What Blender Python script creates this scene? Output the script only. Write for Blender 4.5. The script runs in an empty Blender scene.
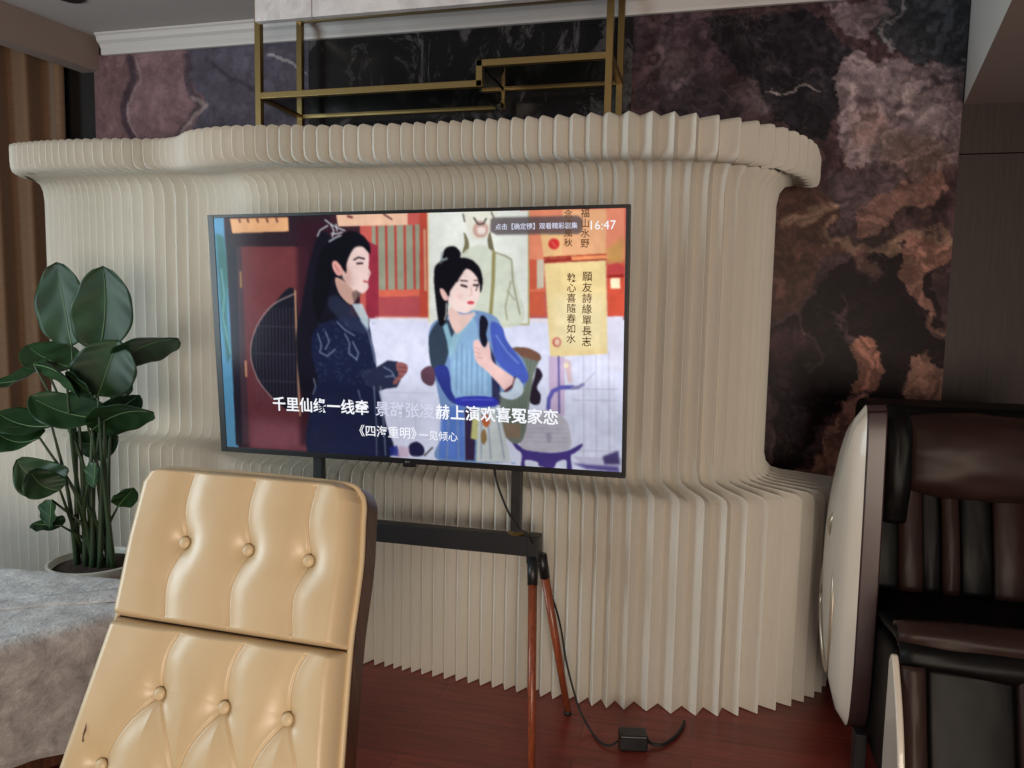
import bpy, bmesh, math, random
import numpy as np
from mathutils import Vector, Matrix, noise as mnoise
random.seed(7)
SC = bpy.context.scene
COL = SC.collection
PI = math.pi

# ------------------------------------------------------------------ camera, world, light, exposure
CAM_RIGHT = Vector((0.968391, 0.248704, 0.019112)); CAM_UP = Vector((-0.041843, 0.086434, 0.995378)); CAM_FWD = Vector((-0.245903, 0.964715, -0.094108))
cam = bpy.data.cameras.new('camera'); cam_o = bpy.data.objects.new('camera', cam); COL.objects.link(cam_o)
cam.sensor_width = 36; cam.lens = 769.0/1024*36; cam.clip_start = 0.02
R3 = Matrix((CAM_RIGHT, CAM_UP, -CAM_FWD)).transposed()
cam_o.matrix_world = Matrix.Translation((0, 0, 1.40)) @ R3.to_4x4()
SC.camera = cam_o
SC.view_settings.view_transform = 'Standard'; SC.view_settings.look = 'None'
SC.view_settings.exposure = 0.0; SC.view_settings.gamma = 1.0; SC.view_settings.use_curve_mapping = False
W = bpy.data.worlds.new('world'); SC.world = W; W.use_nodes = True
W.node_tree.nodes['Background'].inputs[0].default_value = (0.80, 0.86, 0.90, 1)
W.node_tree.nodes['Background'].inputs[1].default_value = 0.15

def area(name, loc, target, sx, sy, power, color):
    l = bpy.data.lights.new(name, 'AREA'); l.shape = 'RECTANGLE'; l.size = sx; l.size_y = sy; l.energy = power; l.color = color
    o = bpy.data.objects.new(name, l); COL.objects.link(o); o.location = loc
    o.rotation_euler = (Vector(target)-Vector(loc)).to_track_quat('-Z', 'Y').to_euler()
    return o
area('window_light_behind', (0.9, -2.7, 1.0), (-0.3, 3.0, 0.5), 1.5, 1.3, 124, (1.0, 0.84, 0.68))
area('window_light_left', (-3.55, 0.6, 1.5), (-0.4, 2.8, 1.0), 1.3, 1.5, 56, (0.78, 0.94, 1.0))

# ------------------------------------------------------------------ helpers
def srgb(r, g, b):
    f = lambda c: ((c/255)/12.92 if c/255 <= 0.04045 else ((c/255+0.055)/1.055)**2.4)
    return (f(r), f(g), f(b), 1)
def mat(name, color, rough=0.5, metal=0.0, spec=0.5, coat=0.0, sheen=0.0):
    m = bpy.data.materials.new(name); m.use_nodes = True
    b = m.node_tree.nodes['Principled BSDF']
    b.inputs['Base Color'].default_value = color; b.inputs['Roughness'].default_value = rough
    b.inputs['Metallic'].default_value = metal; b.inputs['Specular IOR Level'].default_value = spec
    b.inputs['Coat Weight'].default_value = coat; b.inputs['Sheen Weight'].default_value = sheen
    return m
def nd(m, typ, **kw):
    n = m.node_tree.nodes.new(typ)
    for k, v in kw.items():
        if k.startswith('i_'): n.inputs[k[2:].replace('_', ' ')].default_value = v
        else: setattr(n, k, v)
    return n
def ln(m, a, b): m.node_tree.links.new(a, b)
def bsdf(m): return m.node_tree.nodes['Principled BSDF']
def coords(m, scale=(1, 1, 1)):
    tc = nd(m, 'ShaderNodeTexCoord'); mp = nd(m, 'ShaderNodeMapping'); mp.inputs['Scale'].default_value = scale
    ln(m, tc.outputs['Object'], mp.inputs['Vector']); return mp.outputs['Vector']
def ramp(m, fac, stops):
    r = nd(m, 'ShaderNodeValToRGB'); e = r.color_ramp.elements
    while len(e) < len(stops): e.new(0.5)
    for el, (p, c) in zip(e, stops): el.position = p; el.color = c
    ln(m, fac, r.inputs[0]); return r.outputs[0]
def noise(m, vec, scale, detail=4, rough=0.5, dist=0.0):
    n = nd(m, 'ShaderNodeTexNoise'); n.inputs['Scale'].default_value = scale; n.inputs['Detail'].default_value = detail
    n.inputs['Roughness'].default_value = rough; n.inputs['Distortion'].default_value = dist
    ln(m, vec, n.inputs['Vector']); return n.outputs['Fac']
def bump(m, fac, strength, dist=0.002):
    b = nd(m, 'ShaderNodeBump'); b.inputs['Strength'].default_value = strength; b.inputs['Distance'].default_value = dist
    ln(m, fac, b.inputs['Height']); ln(m, b.outputs[0], bsdf(m).inputs['Normal'])

def link(name, me, material=None, parent=None, smooth=False):
    o = bpy.data.objects.new(name, me); COL.objects.link(o)
    if material is not None:
        for x in (material if isinstance(material, (list, tuple)) else [material]): me.materials.append(x)
    if smooth:
        me.polygons.foreach_set('use_smooth', [True]*len(me.polygons))
    if parent is not None: o.parent = parent
    return o
def obj(name, bm, material=None, parent=None, smooth=False, bevel=0, seg=2, angle=35):
    me = bpy.data.meshes.new(name); bmesh.ops.recalc_face_normals(bm, faces=bm.faces[:]); bm.to_mesh(me); bm.free()
    o = link(name, me, material, parent, smooth)
    if bevel:
        b = o.modifiers.new('bevel', 'BEVEL'); b.width = bevel; b.segments = seg; b.limit_method = 'ANGLE'; b.angle_limit = math.radians(angle)
        me.polygons.foreach_set('use_smooth', [True]*len(me.polygons))
        b.harden_normals = True
    return o
def thing(name, label, cat, loc=(0, 0, 0), rz=0, group=None):
    o = bpy.data.objects.new(name, None); COL.objects.link(o); o.location = loc; o.rotation_euler = (0, 0, rz)
    o.empty_display_size = 0.1
    o['label'] = label; o['category'] = cat
    if group: o['group'] = group
    return o
def tag(o, label, cat, group=None, kind=None):
    o['label'] = label; o['category'] = cat
    if group: o['group'] = group
    if kind: o['kind'] = kind
    return o
def struct(o): o['kind'] = 'structure'; return o
def box(bm, x0, x1, y0, y1, z0, z1):
    v = [bm.verts.new(p) for p in ((x0,y0,z0),(x1,y0,z0),(x1,y1,z0),(x0,y1,z0),(x0,y0,z1),(x1,y0,z1),(x1,y1,z1),(x0,y1,z1))]
    for f in ((0,1,2,3),(4,7,6,5),(0,4,5,1),(1,5,6,2),(2,6,7,3),(3,7,4,0)): bm.faces.new([v[i] for i in f])
    return v
def frame_axes(d):
    d = d.normalized(); a = Vector((0, 0, 1)) if abs(d.z) < 0.95 else Vector((0, 1, 0))
    s = d.cross(a).normalized(); return s, s.cross(d).normalized()
def bar(bm, a, b, w, h=None, wb=None, hb=None):
    """square bar from a to b (tapering to wb, hb)"""
    a, b = Vector(a), Vector(b); h = h or w; wb = wb or w; hb = hb or h
    s, t = frame_axes(b-a); vs = []
    for p, ww, hh in ((a, w, h), (b, wb, hb)):
        for i, j in ((-1,-1),(1,-1),(1,1),(-1,1)): vs.append(bm.verts.new(p+s*i*ww/2+t*j*hh/2))
    for f in ((0,1,2,3),(4,7,6,5),(0,4,5,1),(1,5,6,2),(2,6,7,3),(3,7,4,0)): bm.faces.new([vs[i] for i in f])
def tube(bm, pts, r, n=10, cap=True):
    pts = [Vector(p) for p in pts]; rs = r if isinstance(r, (list, tuple)) else [r]*len(pts)
    rings = []; prev = None
    for i, p in enumerate(pts):
        d = (pts[min(i+1, len(pts)-1)]-pts[max(i-1, 0)]).normalized()
        if prev is None: s, t = frame_axes(d)
        else:
            s = (prev-d*prev.dot(d)).normalized(); t = s.cross(d)
        prev = s
        rings.append([bm.verts.new(p+(s*math.cos(2*PI*k/n)+t*math.sin(2*PI*k/n))*rs[i]) for k in range(n)])
    for a, b in zip(rings, rings[1:]):
        for k in range(n): bm.faces.new((a[k], a[(k+1) % n], b[(k+1) % n], b[k]))
    if cap: bm.faces.new(rings[0]); bm.faces.new(rings[-1][::-1])
def lathe(bm, prof, c=(0, 0, 0), n=32):
    rings = []
    for r, z in prof:
        if r < 1e-5: rings.append([bm.verts.new((c[0], c[1], c[2]+z))])
        else: rings.append([bm.verts.new((c[0]+r*math.cos(2*PI*k/n), c[1]+r*math.sin(2*PI*k/n), c[2]+z)) for k in range(n)])
    for a, b in zip(rings, rings[1:]):
        for k in range(n):
            q = [a[k % len(a)], a[(k+1) % len(a)], b[(k+1) % len(b)], b[k % len(b)]]
            q = list(dict.fromkeys(q))
            if len(q) > 2: bm.faces.new(q)
def spline(pts, per=8):
    """Catmull-Rom through points (tuples of any length)"""
    P = [np.array(p, float) for p in pts]; P = [2*P[0]-P[1]]+P+[2*P[-1]-P[-2]]; out = []
    for i in range(1, len(P)-2):
        for k in range(per):
            t = k/per; a, b, c, d = P[i-1:i+3]
            out.append(0.5*((2*b)+(-a+c)*t+(2*a-5*b+4*c-d)*t*t+(-a+3*b-3*c+d)*t**3))
    out.append(P[-2]); return out
def grid(name, X, Y, Z, material, parent=None, smooth=True, attr=None):
    """mesh from 2-D arrays of coordinates, attr = (h, w, 3) linear colours"""
    h, w = X.shape; me = bpy.data.meshes.new(name)
    co = np.stack([X, Y, Z], -1).reshape(-1, 3).astype(np.float32)
    i = np.arange(h*w).reshape(h, w); q = np.stack([i[:-1, :-1], i[:-1, 1:], i[1:, 1:], i[1:, :-1]], -1).reshape(-1, 4)
    me.vertices.add(len(co)); me.vertices.foreach_set('co', co.ravel())
    me.loops.add(q.size); me.loops.foreach_set('vertex_index', q.ravel().astype(np.int32))
    me.polygons.add(len(q)); me.polygons.foreach_set('loop_start', (np.arange(len(q))*4).astype(np.int32))
    me.update(calc_edges=True)
    if attr is not None:
        a = me.color_attributes.new('pattern', 'FLOAT_COLOR', 'POINT')
        c = np.concatenate([attr.reshape(-1, 3), np.ones((h*w, 1))], 1).astype(np.float32)
        a.data.foreach_set('color', c.ravel())
    return link(name, me, material, parent, smooth)

# numpy drawing: smooth noise, polygons, blurs
RS = np.random.RandomState(11)
def vnoise(h, w, cell, rs=RS):
    gh, gw = int(h/cell)+3, int(w/cell)+3; g = rs.rand(gh, gw)
    y = np.arange(h)/cell; x = np.arange(w)/cell; yi = y.astype(int); xi = x.astype(int)
    fy = (y-yi); fx = (x-xi); fy = (fy*fy*(3-2*fy))[:, None]; fx = (fx*fx*(3-2*fx))[None]
    a = g[np.ix_(yi, xi)]; b = g[np.ix_(yi, xi+1)]; c = g[np.ix_(yi+1, xi)]; d = g[np.ix_(yi+1, xi+1)]
    return (a*(1-fx)+b*fx)*(1-fy)+(c*(1-fx)+d*fx)*fy
def fbm(h, w, cell, octs=4, rs=RS):
    s = np.zeros((h, w)); a = 1; t = 0
    for o in range(octs):
        s += a*vnoise(h, w, max(cell, 1.2), rs); t += a; a *= 0.55; cell /= 2
    return s/t
def blur(a, r):
    if r <= 0: return a
    k = int(math.ceil(r*2.5)); x = np.arange(-k, k+1); g = np.exp(-x*x/(2*r*r)); g /= g.sum()
    for ax in (0, 1):
        p = np.pad(a, [(k, k) if i == ax else (0, 0) for i in range(a.ndim)], mode='edge'); o = np.zeros_like(a)
        for i, wgt in enumerate(g): o += wgt*np.take(p, range(i, i+a.shape[ax]), axis=ax)
        a = o
    return a
class Canvas:
    """colours held in 0..255 display values; xf maps drawing coordinates to canvas pixels"""
    def __init__(s, h, w, xf): s.h, s.w, s.xf = h, w, xf; s.a = np.zeros((h, w, 3)); s.Y, s.X = np.mgrid[0:h, 0:w].astype(float)
    def mask(s, pts):
        P = [s.xf(*p) for p in pts]
        m = np.zeros((s.h, s.w), bool)
        xs = [p[0] for p in P]; ys = [p[1] for p in P]
        y0, y1 = max(int(min(ys))-1, 0), min(int(max(ys))+2, s.h); x0, x1 = max(int(min(xs))-1, 0), min(int(max(xs))+2, s.w)
        if y1 <= y0 or x1 <= x0: return m.astype(float)
        X, Y = s.X[y0:y1, x0:x1], s.Y[y0:y1, x0:x1]; acc = np.zeros(X.shape)
        for ox, oy in ((-.25,-.25),(.25,-.25),(-.25,.25),(.25,.25)):
            mm = np.zeros(X.shape, bool)
            for (xa, ya), (xb, yb) in zip(P, P[1:]+P[:1]):
                if abs(ya-yb) < 1e-9: continue
                c = ((ya > Y+oy) != (yb > Y+oy)) & (X+ox < (xb-xa)*(Y+oy-ya)/(yb-ya)+xa); mm ^= c
            acc += mm
        out = np.zeros((s.h, s.w)); out[y0:y1, x0:x1] = acc/4; return out
    def put(s, m, col, al=1.0):
        m = (m*al)[..., None]; s.a = s.a*(1-m)+np.array(col, float)*m
    def poly(s, pts, col, al=1.0, soft=0):
        m = s.mask(pts)
        if soft: m = blur(m, soft)
        s.put(m, col, al)
    def curve(s, pts, col, al=1.0, soft=0, per=6):
        p = list(pts)+[pts[0]]; s.poly([tuple(q) for q in spline([pts[-1]]+p+[pts[1]], per)][per:-per], col, al, soft)
    def line(s, pts, wd, col, al=1.0, soft=0):
        m = np.zeros((s.h, s.w))
        P = [s.xf(*p) for p in pts]
        for (xa, ya), (xb, yb) in zip(P, P[1:]):
            dx, dy = xb-xa, yb-ya; L = dx*dx+dy*dy+1e-9; t = np.clip(((s.X-xa)*dx+(s.Y-ya)*dy)/L, 0, 1)
            d = np.hypot(s.X-xa-t*dx, s.Y-ya-t*dy); m = np.maximum(m, np.clip(wd/2-d+0.5, 0, 1))
        if soft: m = blur(m, soft)
        s.put(m, col, al)
    def ell(s, cx, cy, rx, ry, col, al=1.0, soft=0):
        s.poly([(cx+rx*math.cos(t*PI/12), cy+ry*math.sin(t*PI/12)) for t in range(24)], col, al, soft)
def to_lin(a):
    c = np.clip(a/255, 0, 1); return np.where(c <= 0.04045, c/12.92, ((c+0.055)/1.055)**2.4)

# ------------------------------------------------------------------ materials
def make_paper():
    m = mat('pleated_paper', (0.84, 0.80, 0.73, 1), 0.75, spec=0.25); nt = m.node_tree
    v = coords(m, (60, 60, 4)); n = noise(m, v, 3, 3)
    ln(m, ramp(m, n, [(0.3, (0.75, 0.715, 0.645, 1)), (0.7, (0.80, 0.77, 0.70, 1))]), bsdf(m).inputs['Base Color'])
    tr = nd(m, 'ShaderNodeBsdfTranslucent'); tr.inputs[0].default_value = (0.90, 0.80, 0.66, 1)
    mx = nd(m, 'ShaderNodeMixShader'); mx.inputs[0].default_value = 0.18
    out = nt.nodes['Material Output']; ln(m, bsdf(m).outputs[0], mx.inputs[1]); ln(m, tr.outputs[0], mx.inputs[2]); ln(m, mx.outputs[0], out.inputs[0])
    return m
M_paper = make_paper()
def make_floor():
    m = mat('mahogany_floor', (0.1, 0.02, 0.015, 1), 0.28, spec=0.5)
    v = coords(m); br = nd(m, 'ShaderNodeTexBrick'); br.offset = 0.4
    br.inputs['Color1'].default_value = (0.26, 0.042, 0.030, 1); br.inputs['Color2'].default_value = (0.20, 0.030, 0.022, 1); br.inputs['Mortar'].default_value = (0.10, 0.016, 0.012, 1)
    br.inputs['Scale'].default_value = 1; br.inputs['Brick Width'].default_value = 0.9; br.inputs['Row Height'].default_value = 0.12; br.inputs['Mortar Size'].default_value = 0.0015
    ln(m, v, br.inputs['Vector'])
    v2 = coords(m, (2.0, 26, 1)); n = noise(m, v2, 2.2, 6, 0.6, 0.4)
    mx = nd(m, 'ShaderNodeMix', data_type='RGBA', blend_type='MULTIPLY'); mx.inputs[0].default_value = 0.75
    ln(m, br.outputs['Color'], mx.inputs[6]); ln(m, ramp(m, n, [(0.3, (0.45, 0.45, 0.45, 1)), (0.65, (1, 1, 1, 1))]), mx.inputs[7]); ln(m, mx.outputs[2], bsdf(m).inputs['Base Color'])
    ln(m, ramp(m, n, [(0.2, (0.36, 0.36, 0.36, 1)), (0.8, (0.26, 0.26, 0.26, 1))]), bsdf(m).inputs['Roughness'])
    return m
M_floor = make_floor()
def make_plaster(name, col):
    m = mat(name, col, 0.85, spec=0.2); bump(m, noise(m, coords(m), 60, 3), 0.08); return m
M_ceil = make_plaster('ceiling_paint', srgb(178, 172, 170))
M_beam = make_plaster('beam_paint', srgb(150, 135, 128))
M_white = mat('white_moulding', srgb(205, 200, 198), 0.5)
def make_wood(name, c1, c2, rough, sc=(40, 40, 1.6)):
    m = mat(name, c1, rough); n = noise(m, coords(m, sc), 2.5, 5, 0.6, 0.6)
    ln(m, ramp(m, n, [(0.35, c1), (0.65, c2)]), bsdf(m).inputs['Base Color']); bump(m, n, 0.15); return m
M_darkwood = make_wood('dark_wood_panel', srgb(42, 30, 26), srgb(58, 42, 36), 0.55)
M_walnut = make_wood('walnut_veneer', srgb(58, 34, 24), srgb(92, 56, 38), 0.35)
M_rosewood = make_wood('rosewood_leg', srgb(112, 52, 32), srgb(150, 78, 48), 0.32)
def make_marble(name):
    m = mat(name, (1, 1, 1, 1), 0.40, spec=0.09); at = nd(m, 'ShaderNodeAttribute', attribute_name='pattern')
    n = noise(m, coords(m, (1, 1, 1)), 42, 8, 0.7, 2.2)
    mx = nd(m, 'ShaderNodeMix', data_type='RGBA', blend_type='MULTIPLY'); mx.inputs[0].default_value = 0.5
    ln(m, at.outputs['Color'], mx.inputs[6]); ln(m, ramp(m, n, [(0.3, (0.55, 0.53, 0.52, 1)), (0.68, (1.25, 1.25, 1.25, 1))]), mx.inputs[7])
    ln(m, mx.outputs[2], bsdf(m).inputs['Base Color']); return m
M_marble = make_marble('veined_marble')
def make_blackmarble():
    m = mat('black_marble', (0.01, 0.01, 0.01, 1), 0.2, spec=0.3); n = noise(m, coords(m, (1, 1, 0.6)), 5.5, 9, 0.75, 1.2)
    ln(m, ramp(m, n, [(0.0, srgb(20, 20, 22)), (0.52, srgb(34, 33, 35)), (0.60, srgb(88, 86, 88)), (0.68, srgb(44, 43, 45))]), bsdf(m).inputs['Base Color']); return m
M_blackmarble = make_blackmarble()
def make_lightmarble():
    m = mat('light_marble', (0.5, 0.5, 0.5, 1), 0.35); n = noise(m, coords(m, (1, 1, 1)), 6, 8, 0.7, 1.5)
    ln(m, ramp(m, n, [(0.35, srgb(196, 190, 192)), (0.6, srgb(222, 218, 218))]), bsdf(m).inputs['Base Color']); return m
M_lightmarble = make_lightmarble()
M_brass = mat('brushed_brass', srgb(156, 132, 86), 0.36, metal=0.85)
bump(M_brass, noise(M_brass, coords(M_brass, (8, 8, 120)), 6, 3), 0.05)
M_smokeglass = mat('smoked_glass', (0.008, 0.01, 0.009, 1), 0.06)
M_black = mat('black_metal', srgb(24, 24, 26), 0.42)
M_blackplastic = mat('black_plastic', srgb(18, 18, 20), 0.35)
M_rubber = mat('black_rubber', srgb(16, 16, 17), 0.6)
def make_leather(name, c1, c2, rough):
    m = mat(name, c1, rough, spec=0.5 if c1[0] > 0.3 else 0.22); v = coords(m); n = noise(m, v, 4, 4, 0.6)
    ln(m, ramp(m, n, [(0.35, c1), (0.7, c2)]), bsdf(m).inputs['Base Color'])
    vo = nd(m, 'ShaderNodeTexVoronoi'); vo.inputs['Scale'].default_value = 420; ln(m, v, vo.inputs['Vector']); bump(m, vo.outputs['Distance'], 0.12, 0.0006)
    return m
M_cream = make_leather('cream_leather', srgb(200, 178, 142), srgb(210, 189, 154), 0.36)
M_creampipe = make_leather('cream_piping', srgb(204, 182, 146), srgb(212, 192, 156), 0.38)
M_stitch = mat('seam_thread', srgb(150, 118, 78), 0.8)
M_brownleather = make_leather('dark_brown_leather', srgb(42, 28, 25), srgb(54, 36, 31), 0.46)
M_blackleather = make_leather('black_leather', srgb(6, 5, 5), srgb(9, 8, 8), 0.5)
M_maroonpanel = mat('maroon_panel', srgb(58, 40, 40), 0.35)
M_shell = mat('pearl_white_shell', srgb(206, 196, 182), 0.35, coat=0.3)
M_silver = mat('silver_trim', srgb(180, 165, 145), 0.3, metal=0.6)
def make_leaf():
    m = mat('glossy_leaf', (0.02, 0.05, 0.02, 1), 0.45, spec=0.3); n = noise(m, coords(m), 9, 3)
    ln(m, ramp(m, n, [(0.3, srgb(20, 42, 22)), (0.7, srgb(36, 64, 34))]), bsdf(m).inputs['Base Color']); bsdf(m).inputs['Transmission Weight'].default_value = 0.0
    return m
M_leaf = make_leaf()
M_midrib = mat('leaf_midrib', srgb(78, 104, 62), 0.5)
M_stem = mat('plant_stem', srgb(44, 62, 36), 0.5)
M_pot = mat('white_glazed_pot', srgb(190, 184, 172), 0.3)
M_soil = mat('potting_soil', srgb(48, 34, 26), 0.95); bump(M_soil, noise(M_soil, coords(M_soil), 60, 5), 0.8, 0.01)
def make_spread():
    m = mat('quilted_bedspread', (0.3, 0.3, 0.3, 1), 0.8, sheen=0.3)
    v = coords(m); n = noise(m, v, 16, 8, 0.7, 0.4); w = noise(m, v, 55, 4, 0.6, 0.5)
    ln(m, ramp(m, n, [(0.32, srgb(150, 146, 145)), (0.5, srgb(182, 178, 177)), (0.68, srgb(212, 210, 208))]), bsdf(m).inputs['Base Color'])
    mx = nd(m, 'ShaderNodeMath', operation='ADD'); ln(m, n, mx.inputs[0]); ln(m, w, mx.inputs[1]); bump(m, mx.outputs[0], 0.8, 0.008); return m
M_spread = make_spread()
M_mattress = mat('mattress_ticking', srgb(180, 170, 160), 0.85)
def make_curtain():
    m = mat('brown_curtain_cloth', srgb(104, 78, 58), 0.8, sheen=0.2); v = coords(m, (3, 3, 60)); n = noise(m, v, 8, 3)
    ln(m, ramp(m, n, [(0.3, srgb(112, 84, 62)), (0.7, srgb(132, 100, 74))]), bsdf(m).inputs['Base Color']); return m
M_curtain = make_curtain()
M_darkwall = mat('dark_side_wall', srgb(34, 30, 30), 0.8)

# ------------------------------------------------------------------ room shell
YW = 3.60; ZC = 2.82
b = bmesh.new(); box(b, -4.05, 2.4, -2.9, 3.75, -0.08, 0.0); struct(obj('floor', b, M_floor))
b = bmesh.new(); box(b, -4.05, 2.4, -2.9, 3.75, ZC, ZC+0.08); struct(obj('ceiling', b, M_ceil))
b = bmesh.new(); box(b, -4.05, -3.95, -2.9, YW, 0, ZC); struct(obj('wall_left', b, M_darkwall))
b = bmesh.new(); box(b, 0.962, 2.4, YW-0.01, 3.75, 0, 2.075); box(b, 0.962, 2.4, YW-0.01, 3.75, 2.08, ZC); struct(obj('wall_right_panel', b, M_darkwood))
b = bmesh.new(); box(b, -3.95, 0.962, YW+0.012, 3.75, 0, ZC); struct(obj('wall_back', b, M_darkwall))
b = bmesh.new(); box(b, -1.99, -0.385, YW-0.02, YW+0.012, 0, ZC-0.1); struct(obj('wall_back_black_marble', b, M_blackmarble))
# cove moulding along the top of the back wall
prof = [(0.0, 0.0), (-0.018, 0.0), (-0.022, 0.012), (-0.022, 0.03), (-0.034, 0.05), (-0.05, 0.062), (-0.055, 0.075), (-0.055, 0.085), (-0.066, 0.09), (-0.066, 0.10), (0, 0.10)]
b = bmesh.new(); ra = [b.verts.new((-3.20, YW-0.02+y, 2.718+z)) for y, z in prof]; rb = [b.verts.new((0.955, YW-0.02+y, 2.718+z)) for y, z in prof]
for i in range(len(prof)): j = (i+1) % len(prof); b.faces.new((ra[i], ra[j], rb[j], rb[i]))
b.faces.new(ra); b.faces.new(rb[::-1]); struct(obj('trim_1', b, M_white))
# boxed beam in front of the curtain pocket, left
def prism(bm, poly, z0, z1):
    lo = [bm.verts.new((x, y, z0)) for x, y in poly]; hi = [bm.verts.new((x, y, z1)) for x, y in poly]; n = len(poly)
    bm.faces.new(lo[::-1]); bm.faces.new(hi)
    for i in range(n): bm.faces.new((lo[i], lo[(i+1) % n], hi[(i+1) % n], hi[i]))
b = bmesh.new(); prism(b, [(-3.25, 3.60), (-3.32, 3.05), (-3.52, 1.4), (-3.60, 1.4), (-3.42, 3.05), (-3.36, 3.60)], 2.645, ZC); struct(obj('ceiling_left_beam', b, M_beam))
# lower angled soffit, right
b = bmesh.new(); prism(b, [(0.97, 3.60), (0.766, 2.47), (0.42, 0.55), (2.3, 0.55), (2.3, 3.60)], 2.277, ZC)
o = struct(obj('ceiling_right_soffit', b, [mat('soffit_lit_white', srgb(238, 234, 228), 0.6), M_beam]))  # brighter white for the lit side, darker brown underside: light put into colour
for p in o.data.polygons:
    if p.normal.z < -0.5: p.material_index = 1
# bulkhead over the brass rack
b = bmesh.new(); box(b, -1.88, -1.62, 2.94, 2.975, 2.575, ZC); box(b, -1.617, -0.30, 2.94, 2.975, 2.575, ZC); struct(obj('ceiling_bulkhead', b, M_lightmarble, bevel=0.003))
# round downlight in the ceiling
t = thing('ceiling_downlight', 'small black recessed downlight in the ceiling above the curtain', 'ceiling light', (-2.95, 3.10, ZC))
b = bmesh.new(); lathe(b, [(0.0, -0.012), (0.05, -0.012), (0.062, -0.008), (0.066, 0.0), (0.0, 0.0)], n=28); obj('rim', b, M_black, t, smooth=False)

# ------------------------------------------------------------------ marble cladding (stone patterns, plus pale screen reflections painted in)
WM = (0.00538227, 0.000232562, -3.89603, 0.000643781, -0.00571909, 3.06778, 0.000383969, -0.000133443)
def wall_xz(px, py):
    d = WM[6]*px+WM[7]*py+1; return (WM[0]*px+WM[1]*py+WM[2])/d, (WM[3]*px+WM[4]*py+WM[5])/d
def marble_panel(name, x0, x1, z0, z1, res, paint, warp, busy):
    w = int((x1-x0)/res); h = int((z1-z0)/res)
    def xf(px, py):
        x, z = wall_xz(px, py); return (x-x0)/res, (z1-z)/res
    c = Canvas(h, w, xf); paint(c)
    wx = (fbm(h, w, 46, 6)-0.5)*warp; wy = (fbm(h, w, 46, 6)-0.5)*warp
    wx += (fbm(h, w, 11, 4)-0.5)*warp*0.55; wy += (fbm(h, w, 11, 4)-0.5)*warp*0.55
    yi = np.clip(c.Y+wy, 0, h-1).astype(int); xi = np.clip(c.X+wx, 0, w-1).astype(int)
    a = c.a[yi, xi]; streak = np.abs(fbm(h, w, 34, 6)[yi, xi]-0.5)
    def ridged(cell):
        f = fbm(h+80, w+80, cell, 6); dx_ = ((fbm(h, w, 30, 5)-0.5)*120).astype(int); dy_ = ((fbm(h, w, 30, 5)-0.5)*120).astype(int)
        return np.abs(f[np.clip(c.Y.astype(int)+40+dy_, 0, h+79), np.clip(c.X.astype(int)+40+dx_, 0, w+79)]-0.5)*2
    tb = np.clip(ridged(22)/0.42, 0, 1); a = a*(1-busy+busy*1.4*tb)[..., None]
    cl = np.clip((fbm(h, w, 40, 6)-0.52)*5, 0, 1)*np.clip(1-ridged(16)/0.16, 0, 1)*busy*1.6; a = a*(1-cl[..., None])+np.array([118, 100, 100])*cl[..., None]
    a = a*(0.82+0.36*fbm(h, w, 8, 4))[..., None]
    vein = np.clip(1-streak/0.012, 0, 1)*np.clip((fbm(h, w, 60, 2)-0.48)*6, 0, 1); a = a*(1-0.25*vein[..., None])+np.array([128, 108, 104])*0.25*vein[..., None]
    X, Z = np.meshgrid(np.linspace(x0, x1, w), np.linspace(z1, z0, h))
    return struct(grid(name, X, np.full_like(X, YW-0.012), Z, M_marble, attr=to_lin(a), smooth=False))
GAIN = 1.45
def C3(r, g, b): return (r*GAIN, g*GAIN, b*GAIN)
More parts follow.
